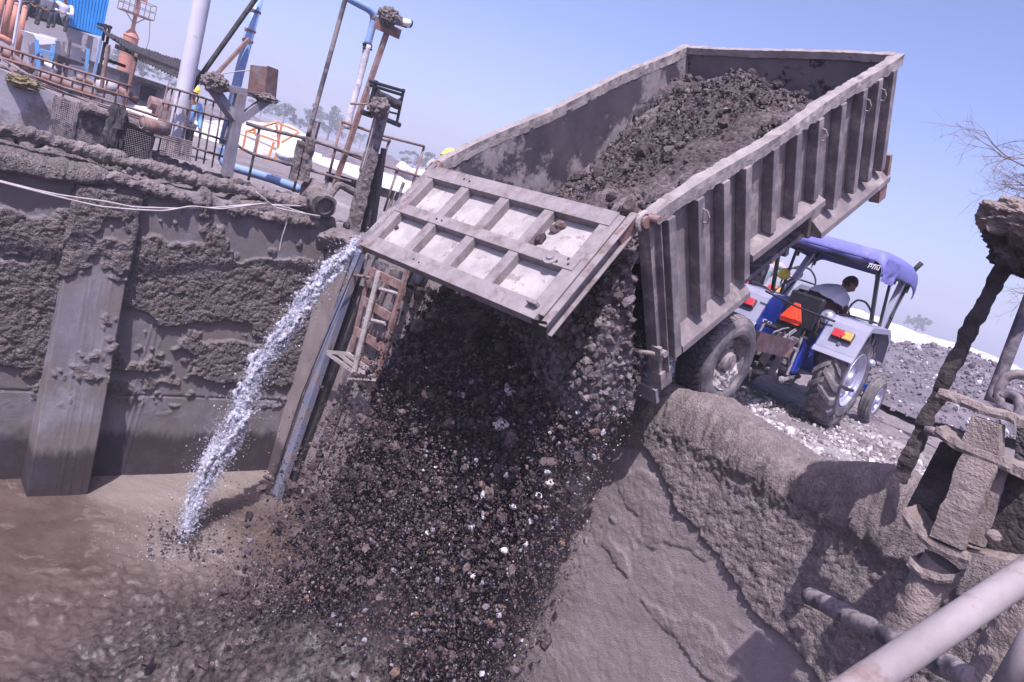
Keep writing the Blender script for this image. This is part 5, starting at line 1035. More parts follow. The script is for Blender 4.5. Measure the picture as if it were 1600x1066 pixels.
railing('long weathered railing with many bars on the pale tank wall at left', [lp, [(x-3, y+17) for x, y in lp], lo, [(x-2, y+8) for x, y in lo]], [((x, y), (x-9, y+40)) for x, y in ((4, 73), (20, 78), (36, 84), (52, 89), (68, 94), (84, 99), (101, 104), (118, 110), (134, 115), (150, 119), (168, 125), (186, 130), (200, 134))], 16.5, m_rust, .022, rp=.015)
railing('thin railing in front of the long one, sagging towards the basket', [[(-10, 84), (60, 128), (140, 160), (230, 190)], [(-10, 92), (50, 134), (130, 168)]], [((60, 126), (52, 160)), ((100, 143), (93, 172)), ((150, 163), (143, 190)), ((30, 106), (22, 140))], 15.6, m_steelmud, .016)
# mesh basket -----------------------------------------------------------------
def mesh_panel(nm, corners, c, nx, ny, mt, par, r=.007):
    a, b, c_, d = [PL(*q, c) for q in corners]; mb = MB()
    for i in range(nx+1): k = i/nx; mb.tube([a+(b-a)*k, d+(c_-d)*k], r, 4)
    for i in range(ny+1): k = i/ny; mb.tube([a+(d-a)*k, b+(c_-b)*k], r, 4)
    return mb.build(nm, mt, par)
bk = thing('mesh_basket', PL(115, 232, 14.5), 'dark wire mesh screen boxes clogged with mud behind the rim pipe', 'basket')
mesh_panel('mesh', [(86, 152), (123, 166), (113, 222), (78, 205)], 14.9, 12, 18, m_steelmud, bk); mesh_panel('mesh', [(123, 164), (176, 176), (168, 238), (113, 222)], 14.5, 22, 24, m_steelmud, bk)
mesh_panel('mesh', [(176, 178), (238, 196), (234, 252), (166, 238)], 14.5, 24, 20, m_dark, bk); mesh_panel('mesh', [(256, 210), (300, 222), (298, 252), (250, 240)], 14.5, 14, 10, m_steelmud, bk)
for p, q in (((86, 150), (123, 165)), ((123, 162), (240, 196)), ((123, 160), (112, 224)), ((86, 150), (78, 206)), ((240, 196), (234, 254)), ((112, 224), (234, 254))): bar('frame', p, q, .03, 14.48, m_steelmud, bk, .04)
R_ = np.stack([[PL(125+(50*i/30)-10*j/20, 165+12*i/30+58*j/20, 14.56)+np.array([.03, -.03, 0])*fbm(i*.4, j*.4, o=3, s=4) for j in range(21)] for i in range(31)]); mb = MB(); mb.grid(R_); mb.grid(R_[::-1]+[-.01, .01, 0]); mb.build('mud_film', m_steelmud, bk, smooth=True)
mb = MB(); mb.blob(PL(178, 210, 14.35), [.12, .1, .35], .5, 4, 8, 24, lump=.1); mb.build('mud_clot', m_dark, bk)
# concrete kerb behind the rim
mb = MB(); mb.tube(resample(pls([(125, 166), (200, 190), (240, 205)], 14.45), .03), .05, 12, amp=.05, fs=9, lump=.02); solo('mud_bead', mb, m_crust, 'bead of crusted mud on top of the mesh screen', 'mud', smooth=False, kind='stuff')
mb = MB(); mb.tube([PL(222, 191, 14.1), PL(262, 203, 14.2)], [.085, .085], 20); mb.lathe(PL(222, 191, 14.1), PL(222, 191, 14.1)-PL(262, 203, 14.2), [(.085, -.01), (.09, 0), (.07, .003), (.068, -.2), (.001, -.2)], 20); solo('stub_pipe', mb, m_rust, 'short brown open ended pipe sticking out between basket and cage railing', 'pipe')
# T shaped stand with box
ts = thing('box_stand', PL(356, 272, 14.1), 'grey T shaped steel stand with struts carrying a rusty lamp box', 'stand')
mb = MB(); mb.beam(PL(354, 275, 14.1), PL(376, 146, 14.1), .15, .12, up=(1, 1, 0)); mb.build('post', m_steelgrey, ts, bevel=.004)
mb = MB(); mb.beam(PL(322, 131, 14.1), PL(422, 152, 14.1), .10, .09, up=(0, 0, 1)); mb.build('cross_beam', m_steelgrey, ts, bevel=.004)
for p, q in (((334, 140), (366, 186)), ((420, 154), (370, 190))): mb = MB(); mb.beam(PL(*p, 14.08), PL(*q, 14.08), .12, .10, up=(1, 1, 0)); mb.build('strut', m_steelgrey, ts, bevel=.004)
mb = MB(); mb.blob(PL(336, 130, 14.05), [.16, .14, .12], .4, 4, 14, 40, lump=.05); mb.build('mud_lump', m_crust, ts)
bx = MB(); a, b, c_, d = [PL(*q, 14.0) for q in ((391, 101), (418, 104), (413, 151), (386, 144))]
bx.prism([a, b, c_, d], E1*.22-E2*.16); bo = bx.build('lamp_box', m_rust, ts, bevel=.006)
mb = MB(); mb.blob((c_+d)/2+E1*.12-E2*.05, [.2, .13, .06], .4, 5, 24, 36, lump=.05); mb.build('mud_cake', m_crust, ts)
for p, q in (((418, 104), (434, 110)), ((434, 110), (430, 153)), ((430, 153), (414, 150)), ((418, 104), (414, 150))): bar('box_frame', p, q, .014, 14.25, m_dark, ts)
mb = MB(); mb.tube(resample(pls([(392, 110), (370, 111), (345, 116), (325, 120)], 14.0), .1), .007, 5); solo('cable', mb, m_wire, 'thin cable strung between the lamp box and the mud lump', 'cable')
def pole(name, p, q, r, c, mat, label, cat='pole', group=None, r2=None, **k):
    r *= .8; mb = MB(); P = resample([PL(*p, c), PL(*q, c)], .1); mb.tube(P, [r, r2 or r], 14, **k); return solo(name, mb, mat, label, cat, group)
pole('pale_pole', (273, 222), (318, -14), .135, 14.9, m_lightpole, 'thick pale grey pole rising out of the top edge left of the blue pipe')
bp = thing('blue_pipe', PL(347, 262, 15.2), 'blue steel pipe standing beside the T shaped stand with a bend at its foot', 'pipe')
mb = MB(); mb.tube(pls([(349, 226), (375, 110), (407, -14)], 15.2), .066, 16); mb.build('riser', m_bluepipe, bp, smooth=True)
mb = MB(); mb.tube(resample([PL(349, 228, 15.2), PL(346, 248, 15.2), PL(352, 258, 15.1), PL(372, 264, 15.0), PL(420, 278, 14.9), PL(468, 296, 14.8)], .05), .064, 14); mb.build('foot_bend', m_bluepipe, bp, smooth=True)
for p in ((399, 18), (387, 64), (391, 48)): mb = MB(); q = PL(*p, 15.2); mb.lathe(q, PL(407, -14, 15.2)-PL(349, 226, 15.2), [(.066, -.015), (.078, -.015), (.078, .015), (.066, .015)], 16); mb.build('collar', m_rust, bp)
pole('brace_rod', (300, 138), (404, -8), .042, 15.0, m_dark, 'dark straight rod leaning from the cage railing up to the blue pipe', 'rod')
mb = MB(); mb.beam(PL(336, 119, 15.0), PL(389, 61, 15.0), .075, .04, up=(1, 1, 0)); solo('brace_bar', mb, m_rust, 'pinkish flat bar bracing the blue pipe', 'bar', smooth=False)
pole('thin_pole', (481, 214), (542, -10), .042, 14.3, m_steelmud, 'thin muddy pole leaning up to the blue pipe bend at the top edge', 'pole')
mb = MB(); mb.beam(PL(472, 282, 14.0), PL(484, 215, 14.0), .18, .12, up=(1, 1, 0), amp=.03, fs=12, lump=.015); mb.beam(PL(457, 282, 14.0), PL(470, 220, 14.0), .08, .07, up=(1, 1, 0), amp=.02, fs=12, lump=.01); solo('crusted_stump', mb, m_crust, 'double post stump thick with mud at the foot of the thin pole', 'post', smooth=False)
mb = MB(); mb.box(PL(491, 203, 14.3), (.1, .1, .26), R=[IX, -DN, -_fw] if False else None); solo('junction_box', mb, m_steelmud, 'small grey box clamped to the thin leaning pole', 'box', smooth=False)
up_ = thing('upper_pipe', PL(545, 195, 14.4), 'blue overhead pipe that bends down into a white wrapped hose', 'pipe')
mb = MB(); mb.tube(resample(pls([(535, -8), (560, 6), (578, 15), (586, 24), (583, 38), (574, 70)], 14.4), .05), .055, 14); mb.build('pipe', m_bluepipe, up_, smooth=True)
mb = MB(); P = resample(pls([(574, 70), (569, 95), (562, 125), (555, 150), (547, 178), (542, 202)], 14.4), .05); mb.tube(P, [.06, .056, .044, .05, .056, .056], 14, amp=.016, fs=12); mb.build('wrapped_hose', m_hose, up_, smooth=True)
mb = MB()
for k in (68, 71, 75): mb.tube([PL(567, k, 14.35)+[0, 0, 0], PL(581, k+3, 14.35)], .016, 6)
mb.build('ties', m_black, up_)
mb = MB(); mb.lathe(PL(585, 28, 14.4), PL(586, 20, 14.4)-PL(583, 38, 14.4), [(.055, -.015), (.068, -.015), (.068, .015), (.055, .015)], 16); mb.build('collar', m_rust, up_)
rp_ = thing('camera_post', PL(527, 280, 14.1), 'red brown post topped by a mud covered box and a small white camera', 'post')
mb = MB(); mb.beam(PL(522, 292, 14.1), PL(607, 44, 14.1), .07, .065, up=(1, 1, 0)); mb.build('post', m_rust, rp_)
mb = MB(); mb.beam(PL(586, 36, 14.05), PL(625, 54, 14.05), .03, .14, up=(0, 0, 1)); mb.build('cross_plate', m_rust, rp_)
mb = MB(); mb.blob(PL(607, 26, 14.0), [.16, .13, .12], .45, 4, 33, 40, lump=.05); mb.build('mud_lump', m_crust, rp_)
a, b, c_, d = [PL(*q, 13.95) for q in ((614, 22), (631, 27), (626, 40), (609, 35))]; mb = MB(); mb.prism([a, b, c_, d], E1*.12); mb.build('box', m_rust, rp_, bevel=.004)
mb = MB(); mb.tube([PL(629, 34, 13.95), PL(640, 37, 13.95)], .055, 14); cm = mb.build('camera_body', m_white, rp_, smooth=True); mb = MB(); mb.tube([PL(640, 37, 13.95), PL(642, 38, 13.95)], .058, 14); mb.build('camera_lens', m_black, cm)
# big dark beam and fittings right of the hoist
mb = MB(); mb.beam(PL(511, 276, 14.3), PL(640, 312, 14.3), .12, .14); solo('channel_beam', mb, m_dark, 'dark steel channel beam crossing behind the gate hoist', 'beam', smooth=False)
mb = MB(); mb.tube(resample([PL(505, 318, 13.9), PL(530, 288, 13.9), PL(545, 296, 13.9), PL(560, 305, 13.8)], .03), .05, 10, amp=.02, fs=10, lump=.01); solo('bent_pipe', mb, m_crust, 'short mud coated bent pipe just above the outlet mouth', 'pipe', smooth=False)
for k, (p, q) in enumerate((((512, 282), (500, 318)), ((618, 298), (600, 345)), ((631, 285), (612, 335)))): pole('short_post', p, q, .035, 14.25, m_steelmud, ('short post under the left end of the dark channel beam', 'first short post under the right end of the dark channel beam', 'second short post nearest the trailer, under the channel beam')[k], 'post', 'short posts')
mb = MB(); mb.beam(PL(478, 278, 14.8), PL(486, 232, 14.8), .1, .05, up=(1, 1, 0)); solo('red_post', mb, M('dark_red_paint', (.25, .04, .06), (.32, .07, .08), 6, .7, None), 'dark red post behind the crusted stump', 'post', smooth=False)
# ------------------------------------------------------------------ plant behind
def quad(pts, c, depth, name, mat, par=None, bevel=0):
    mb = MB(); mb.prism([PL(x, y, c) for x, y in pts], -E2*depth); return mb.build(name, mat, par, bevel=bevel)
o = quad([(-60, 90), (0, 108), (55, 128), (88, 150), (80, 214), (0, 205), (-60, 190)], 15.3, .35, 'tank_wall', m_tank); tag(o, 'low stained pale concrete tank wall left of the mesh basket', 'wall')
mb = MB(); mb.blob(PL(34, 128, 15.25), [.2, .12, .07], .6, 5, 3, 24, lump=.1); solo('dry_weeds', mb, M('dry_weed', (.16, .13, .08), (.24, .2, .13), 12, .95, ((30, 1, .03),)), 'dry brown weeds on the tank wall edge', 'weeds', kind='stuff', smooth=False)
bd = thing('plant_building', PL(60, 100, 40), 'grey concrete plant building with blue cladding and an open upper deck', 'building')
quad([(-70, -14), (36, 14), (152, 60), (147, 122), (60, 118), (-70, 90)], 40, 9, 'wall', m_concrete, bd)
quad([(-70, -36), (36, 5), (104, 29), (104, 40), (36, 15), (-70, -16)], 40, 8.8, 'deck_edge', m_dark, bd)
cl = quad([(104, -30), (177, -30), (159, 57), (101, 38)], 39.7, 8, 'blue_cladding', m_bluesheet, bd)
a = PL(101, 38, 39.6); b = PL(159, 57, 39.6); c_ = PL(104, -30, 39.6); d = PL(177, -30, 39.6); mb = MB()
for k in range(13):
    q = (k+.5)/13; mb.beam(a+(b-a)*q, c_+(d-c_)*q, .07, .06, up=tuple(E2))
mb.build('cladding_ridges', m_bluesheet, cl)
for p, q in (((22, -8), (104, 20)), ((26, -16), (104, 12)), ((80, -4), (74, 28)), ((34, -20), (30, 12)), ((55, -20), (50, 20))): bar('deck_rail', p, q, .03, 39.2, m_white, bd)
for p, q in (((150, 60), (141, 122)), ((134, 54), (128, 80))): bar('column', p, q, .14, 39.5, m_tank, bd, .2)
# people sitting on the deck
for k, (px, py, mt, lb) in enumerate(((99, 22, m_cloth_p, 'long haired person in a pale top sitting at the right end of the upper deck'), (73, 16, m_cloth_d, 'dark clothed person sitting second from the right on the upper deck'), (57, 11, m_cloth_d, 'dark clothed person sitting near the middle of the upper deck'), (38, 4, m_cloth_d, 'dark clothed person sitting leftmost on the upper deck'))):
    p = PL(px, py, 39.3); stand((p[0], p[1], p[2]-.35), lb, mt, m_cloth_d, sit=True, yaw=2.6, s=1.1)
for k, (px, py) in enumerate(((66, 12), (48, 5))):
    mb = MB(); mb.box(PL(px, py, 39.2), (.5, .4, .6), R=RAB); solo('grey_sack', mb, m_cloth_d if k else m_steelgrey, ('paler' if k == 0 else 'darker')+' bundle between the people on the upper deck', 'bundle', 'bundles', smooth=False, bevel=.05)
# orange pipes
for k, (p, q, r) in enumerate((((6, -14), (-6, 46), .075), ((18, -10), (5, 56), .075), ((26, 8), (14, 66), .075), ((39, 12), (26, 90), .065))):
    mb = MB(); P = pls([p, q], 36.0); mb.tube(P, r, 14); mb.blob(P[0], r*1.02, 0, 1, 1, 10); solo('orange_pipe', mb, m_orange, ('leftmost thick orange pipe at the frame corner', 'second thick orange pipe from the left', 'third thick orange pipe with a rounded top', 'slim tall orange pipe, rightmost of the four')[k], 'pipe', 'orange pipes')
mb = MB(); mb.tube(resample(pls([(-20, 54), (4, 58), (18, 68)], 35.4), .1), .09, 12); solo('orange_elbow', mb, m_orange, 'bent orange pipe running across the feet of the tall ones', 'pipe')
pole('scaffold_pole', (20, 72), (34, -10), .04, 35, m_lightpole, 'thin pale scaffold pole in front of the orange pipes', 'pole')
# booth
bt_ = thing('booth', PL(60, 108, 20), 'small blue framed booth with a bent white sheet roof', 'booth')
quad([(52, 53), (88, 62), (96, 68), (62, 70)], 20.2, 1.6, 'roof', m_white, bt_); 
for p, q in (((57, 62), (60, 106)), ((83, 70), (80, 104)), ((60, 78), (83, 84)), ((57, 90), (66, 80))): bar('leg', p, q, .07, 20, m_bluebooth, bt_, .06)
quad([(61, 80), (82, 86), (79, 106), (61, 104)], 20.1, .05, 'panel', m_orange2 if False else m_concrete, bt_)
aw = thing('awning', PL(110, 118, 20), 'weathered grey lean to awning right of the blue booth', 'awning')
quad([(90, 60), (136, 74), (134, 78), (88, 64)], 20, 1.8, 'sheet', m_tank, aw); quad([(92, 86), (132, 100), (130, 104), (86, 96)], 19.6, 1.3, 'lower_sheet', m_dark, aw)
for p, q in (((100, 66), (92, 122)), ((110, 60), (102, 124)), ((138, 76), (134, 112)), ((92, 92), (88, 116))): bar('post', p, q, .05, 19.8, m_steelmud if p[0] < 120 else m_bluebooth, aw, .06)
# rack of posts left of the canopy
rk = thing('steel_trestle', PL(150, 128, 18.5), 'cluster of tall dark steel uprights supporting the corrugated canopy', 'trestle')
for p, q in (((158, 62), (145, 128)), ((164, 66), (151, 132)), ((169, 70), (158, 138)), ((172, 40), (166, 72)), ((166, 38), (160, 64)), ((162, 92), (196, 104)), ((155, 100), (150, 126))): bar('upright', p, q, .045, 18.5, m_bluepipe if p[0] == 158 else m_dark, rk, .06)
quad([(162, 37), (176, 42), (175, 46), (163, 41)], 18.5, .5, 'cap_plate', m_dark, rk)
cp = thing('corrugated_canopy', PL(200, 150, 17), 'sagging dark corrugated sheet canopy on thin posts', 'canopy')
uu = np.linspace(0, 1, 400); vv_ = np.linspace(0, 1, 8); Uc, Vc = np.meshgrid(uu, vv_, indexing='ij'); e0 = PL(178, 66, 17); e1_ = PL(345, 134, 16.2); bk_ = -E2*1.3+np.array([0, 0, .16])
Xc = e0+(e1_-e0)*Uc[..., None]+bk_*Vc[..., None]; Xc[..., 2] += .010*np.sin(Uc*220)-.12*np.sin(Uc*math.pi)*(1-Vc)+.05*fbm(Uc*5, Vc*3, o=3, s=5)
mb = MB(); mb.grid(Xc); mb.grid(Xc[::-1]-[0, 0, .01]); mb.build('sheet', m_dark, cp, smooth=True)
for p, q in (((214, 84), (192, 178)), ((170, 70), (158, 140)), ((300, 120), (290, 160))): bar('post', p, q, .035, 16.9, m_rust, cp)
bar('edge_beam', (180, 72), (320, 128), .05, 16.95, m_dark, cp, .08)
# orange stack
st = thing('orange_stack', PL(190, 130, 62), 'orange stack with a conical top, a slim mast and a railed platform', 'stack')
pb, ptp = PL(188, 128, 62), PL(205, 58, 62); pb[:2] = ptp[:2]
axv = np.array([0, 0, 1.]); H0 = ptp[2]; mb = MB(); sc_ = .31; mb.lathe((ptp[0], ptp[1], 0), axv, [(.36, 0), (.36, H0-.9), (.38, H0-.88), (.36, H0-.86), (.36, H0), (.40, H0+.02), (.1, H0+.42), (.001, H0+.42)], 24); mb.build('shell', m_orange, st, smooth=False)
tp = PL(217, 0, 62)[2]; mb = MB(); mb.lathe((ptp[0], ptp[1], 0), axv, [(.1, H0+.3), (.085, tp+.2), (.001, tp+.2)], 12); mb.build('mast', m_orange, st)
zp = PL(210, 22, 62)[2]; c0 = np.array([ptp[0], ptp[1], zp]); mb = MB(); mb.box(c0, (1.5, 1.1, .06), R=RAB); mb.build('platform', m_rust, st)
for sx in (-.75, -.25, .25, .75):
    for sy in (-.55, .55): mb = MB(); q = c0+E1*sx+E2*sy; mb.tube([q, q+[0, 0, .72]], .022, 5); mb.build('rail_post', m_rust, st)
for h_ in (.38, .72):
    q = [c0+E1*sx+E2*sy+[0, 0, h_] for sx, sy in ((-.75, -.55), (.75, -.55), (.75, .55), (-.75, .55), (-.75, -.55))]; mb = MB()
    for a, b in zip(q[:-1], q[1:]): mb.tube([a, b], .02, 5)
    mb.build('rail', m_rust, st)
mb = MB(); mb.box(c0+[0, 0, .95], (.7, .5, .35), R=RAB); mb.build('top_box', m_orange, st)
mb = MB(); mb.tube(resample([c0+E1*.7, c0+E1*.85+[0, 0, -1.0], c0+E1*.75+[0, 0, -1.9]], .1), .018, 5); mb.build('hanging_cable', m_wire, st)
for k in range(2): q = c0+E1*(.5-1.0*k); mb = MB(); mb.tube([q, (ptp[0], ptp[1], zp-.5)], .025, 5); mb.build('stay', m_rust, st)
# shed
sh = thing('shed', PL(225, 160, 28), 'grey corrugated shed with a dark doorway behind the cage railing', 'shed')
quad([(188, 116), (264, 140), (250, 170), (180, 160)], 28, 3.5, 'wall', m_steelgrey, sh); quad([(222, 134), (245, 141), (240, 160), (218, 156)], 27.9, .08, 'doorway', m_dark, sh)
quad([(184, 110), (266, 136), (265, 142), (184, 116)], 27.6, 4.2, 'roof', m_dark, sh)
mb = MB(); q = PL(233, 160, 27); mb.tube([q, q+E1*.6], .16, 12); mb.box(q+E1*.5+[0, 0, -.15], (.7, .4, .3), R=RAB); solo('red_machine', mb, m_rust, 'small reddish pump set standing before the shed doorway', 'pump', smooth=False)
# orange open frame
of = thing('portal_shelter', PL(420, 240, 26), 'open orange steel portal frame without cladding beyond the railing', 'frame')
for (p, q, c) in (((385, 205), (432, 191), 26), ((432, 191), (467, 206), 26), ((385, 205), (378, 240), 26), ((428, 222), (418, 252), 24.5), ((405, 211), (436, 222), 24.6), ((385, 205), (405, 211), 25.4), ((432, 194), (436, 222), 26), ((467, 206), (440, 222), 25.4), ((396, 200), (400, 212), 25.8), ((440, 196), (434, 224), 26.2), ((405, 212), (398, 244), 24.6), ((436, 222), (430, 252), 24.6), ((410, 198), (432, 206), 25.8)): bar('member', p, q, .06, c, m_orange2, of, .06)
# white helmeted figure? only white bags and pipes are seen here
mb = MB(); mb.blob(PL(447, 243, 15.2), [.17, .12, .10], .2, 2, 5, 20); solo('white_sack', mb, m_white, 'round white sack lying behind the crusted stump', 'sack')
mb = MB(); mb.tube(resample([PL(626, 262, 14.6), PL(640, 274, 14.7), PL(668, 275, 14.8), PL(700, 268, 15)], .05), .11, 14, amp=.01); solo('white_pipe', mb, m_white, 'fat white pipe bending away between railing and trailer', 'pipe')
wp = PL(304, 141, 23); stand((wp[0], wp[1], wp[2]-1.66), 'worker in blue with a yellow helmet standing behind the cage railing', m_bluebooth, m_cloth_d, cap=m_yellow, yaw=2.2)
# debris behind the rim: blocks and offcuts
rng = np.random.default_rng(77); N = 520; bb = rng.uniform(-9.9-3.0, -9.9, N)-.3; aa = rng.uniform(-1, 5.5, N); P = E1*aa[:, None]+E2*bb[:, None]; P[:, 2] = rng.uniform(0, .06, N)
scatter('rubble', m_load, P, np.exp(rng.normal(-3.0, .6, N)), fine=True, rough=.3)
# tubes and scrap in the yard on the left
for k, (p, q, r, c, mt) in enumerate((((60, 118), (150, 150), .07, 17.2, m_rust), ((120, 120), (180, 146), .06, 18, m_rust), ((150, 135), (185, 138), .12, 17.5, m_tank), ((185, 140), (215, 158), .07, 17, m_rust), ((0, 78), (52, 112), .08, 19, m_rust), ((70, 96), (88, 112), .05, 18.5, m_white))):
    pole('scrap_pipe', p, q, r, c, mt, ('long rusty pipe lying behind the tank wall', 'rusty pipe lying near the foot of the uprights', 'short fat grey pipe lying by the orange stack', 'rusty pipe leaning right of the uprights', 'rusty pipe sloping below the orange pipes', 'thin white plank leaning on the booth')[k], 'pipe', 'scrap pipes')
# ================================================================== ON THE TIPPING WALL: CHANNEL, RAILS, LADDER CAGE
def pws(pts, c): return [PW(x, y, c) for x, y in pts]
C7 = 7.4
sg_ = thing('gate_channel', PW(420, 800, 7.2), 'long blue grey steel guide channel standing out from the wall corner down into the slurry', 'channel')
nW = -E1
mb = MB(); mb.beam(PW(424, 800, 7.12), PW(563, 392, 7.12), .17, .10, up=tuple(E1)); mb.build('channel', M('wet_blue_steel', (.16, .17, .26), (.25, .26, .36), 3, .5, ((30, .2, .01),), patch=((.24, .2, .21), 3, .5, .1)), sg_, bevel=.006)
mb = MB(); mb.beam(PW(434, 800, 7.26), PW(572, 396, 7.26), .10, .05, up=tuple(E1)); mb.build('dark_seal', m_black, sg_)
mb = MB(); mb.tube(resample(pws([(566, 392), (520, 500), (470, 620), (425, 760), (405, 818), (404, 830)], 6.98), .1), .008, 5); solo('hanging_cable', mb, m_black, 'thin black cable hanging in front of the guide channel to the slurry', 'cable')
mb = MB(); mb.tube(resample(pws([(545, 640), (520, 700), (492, 765), (460, 800), (430, 822), (408, 832)], 7.0), .1), .009, 5); solo('loose_hose', mb, m_black, 'loose black hose curving at the slurry edge below the ladder', 'hose')
for k, (p, q, w_, c, mt) in enumerate((((452, 770), (590, 400), .05, 7.33, m_dark), ((500, 700), (600, 420), .10, 7.36, m_rib), ((512, 690), (612, 420), .03, 7.30, m_steelmud), ((478, 760), (560, 545), .05, 7.36, m_rib), ((530, 640), (590, 470), .06, 7.36, m_steelmud))):
    mb = MB(); mb.beam(PW(*p, c), PW(*q, c), w_, .05, up=tuple(E1)); solo('guide_rail', mb, mt, ('dark groove rail next to the blue grey guide channel', 'wide pale guide rail behind the ladder cage', 'thin muddy guide rail right behind the ladder cage', 'pale guide rail low on the wall, left of the ladder foot', 'muddy guide rail hidden behind the ladder rungs')[k], 'rail', 'guide rails', smooth=False)
mb = MB(); mb.prism([PW(x, y, 7.30) for x, y in ((572, 400), (612, 415), (600, 455), (556, 445))], E1*.06); solo('head_plate', mb, m_steelmud, 'flat steel plate at the head of the guide rails under the tailgate corner', 'plate', smooth=False)
ld = thing('ladder_cage', PW(551, 582, 6.9), 'rusty mud caked steel ladder cage hanging on the wall below the tailgate', 'ladder')
def lb(nm, p, q, r, c, mt=m_rust, c2=None, flat=None):
    mb = MB(); c2 = c2 or c
    if flat: mb.beam(PW(*p, c), PW(*q, c2), flat[0], flat[1], up=tuple(E1), amp=.004, fs=20)
    else: mb.tube(resample([PW(*p, c), PW(*q, c2)], .05), r, 8, amp=.004, fs=20)
    return mb.build(nm, mt, ld, smooth=False)
lb('side_rail', (637, 420), (588, 590), 0, 6.95, m_rust, flat=(.06, .05)); lb('side_rail', (628, 424), (582, 588), 0, 7.05, m_steelmud, flat=(.05, .04))
lb('side_rail', (592, 424), (553, 580), .035, 6.85, m_caked); lb('side_rail', (549, 430), (512, 552), .022, 7.1, m_rust); lb('side_rail', (574, 438), (548, 550), 0, 7.2, m_rust, flat=(.05, .04))
lb('top_bar', (546, 429), (579, 434), .02, 7.1, m_rust)
for p, q, fl in (((580, 424), (626, 446), (.10, .05)), ((594, 452), (624, 460), None), ((566, 469), (610, 496), (.11, .03)), ((554, 516), (597, 543), (.11, .03)), ((570, 498), (602, 506), None), ((565, 560), (590, 572), (.06, .03))):
    lb('rung', p, q, .025, 6.97, m_rust if fl else m_caked, flat=fl)
for p, q in (((512, 552), (551, 580)), ((551, 580), (589, 584)), ((512, 550), (543, 553)), ((543, 553), (575, 576)), ((530, 552), (566, 582))): lb('foot_frame', p, q, 0, 6.95, m_caked, flat=(.05, .035))
lb('foot_lip', (549, 592), (586, 594), 0, 6.9, m_caked, flat=(.025, .10)); lb('hang_rod', (574, 380), (570, 420), .018, 7.0, m_steelmud)
# ================================================================== WATER JET
rng = np.random.default_rng(55)
SRC = PW(566, 379, 7.2); LAND = PZ(286, 848, ZW); Tj = math.sqrt((SRC[2]-LAND[2])/4.9*.82)
def jet(t): h = (LAND-SRC)*[1, 1, 0]; k = t/Tj; z = SRC[2]+(LAND[2]-SRC[2])*(.33*k+.67*k*k); return np.stack([SRC[0]+h[0]*k, SRC[1]+h[1]*k, z], -1)
ctl = [(566, 379), (505, 432), (447, 515), (402, 578), (372, 655), (332, 722), (308, 775), (297, 812), (284, 850)]
dS = np.array([math.hypot(*(SRC[:2])), math.hypot(*(LAND[:2]))]); kk = np.linspace(0, 1, len(ctl))
PJ = np.array([PD(x, y, dS[0]+(dS[1]-dS[0])*q) for (x, y), q in zip(ctl, kk)]); PJ = resample(PJ, .013)
def water_mat():
    m, t, b = new_mat('falling_water'); b.inputs['Base Color'].default_value = (.78, .79, .92, 1); b.inputs['Roughness'].default_value = .08; b.inputs['Transmission Weight'].default_value = .6; b.inputs['IOR'].default_value = 1.33; b.inputs['Specular IOR Level'].default_value = .8
    co = nd(t, 'TexCoord').outputs['Object']; bump(t, b, ((22, .8, .03), (70, .5, .01)), co); return m
m_water = water_mat()
wj = thing('water_jet', SRC, 'bright splashing jet of clear water falling from the wall corner into the slurry', 'water jet')
n = len(PJ); k = np.linspace(0, 1, n); wd = np.interp(k, [0, .15, .4, .6, .75, .88, 1], [.075, .085, .08, .095, .12, .08, .025])
for si in range(13):
    rs = np.random.default_rng(si); off = np.stack([fbm(k*9+si*7, k*0, o=3, s=300+si), fbm(k*9+si*7, k*0+5, o=3, s=310+si), fbm(k*9, k*0+si, o=3, s=320+si)], 1)*wd[:, None]*(1.2 if si == 0 else 1.9)
    mb = MB(); mb.tube(PJ+off, wd*(.46 if si == 0 else .17)*(.75+.5*fbm(k*14, k*0+si, o=2, s=330+si)), 22, amp=.06, fs=32, seed=si, caps=False, lump=.016); mb.build('strand', m_water, wj, smooth=True)
mb = MB(); N = 20000; q = rng.random(N)**.75; i = (q*(n-1)).astype(int); sp = (wd[i]*.62+.012)[:, None]*np.where(rng.random((N, 1)) < .12, 1.9, 1); P = PJ[i]+rng.normal(size=(N, 3))*sp*[1, 1, 1.4]
r = np.exp(rng.normal(-5.3, .4, N)); r = np.minimum(r, .02); clods(mb, P, r, rng, False, .45); mb.build('droplets', m_water, wj, smooth=True)
mb = MB(); N = 900; P = LAND+rng.normal(size=(N, 3))*[.35, .35, .09]+[0, 0, .05]; P[:, 2] = np.maximum(P[:, 2], ZW+.01); clods(mb, P, np.exp(rng.normal(-5.5, .4, N)), rng, False, .4); tag(mb.build('splash', m_water, smooth=True), 'fine splash drops thrown up where the jet meets the slurry', 'splash', kind='stuff')
mb = MB(); N = 260; P = LAND+rng.normal(size=(N, 3))*[.2, .2, .02]; P[:, 2] = ZW+.05+np.abs(rng.normal(0, .05, N)); clods(mb, P, np.exp(rng.normal(-4.6, .4, N)), rng, False, .5, rnd=rng.random(N)*.6); tag(mb.build('churned_mud', m_soil, smooth=False), 'dark churned mud flecks around the foot of the jet', 'mud', kind='stuff')
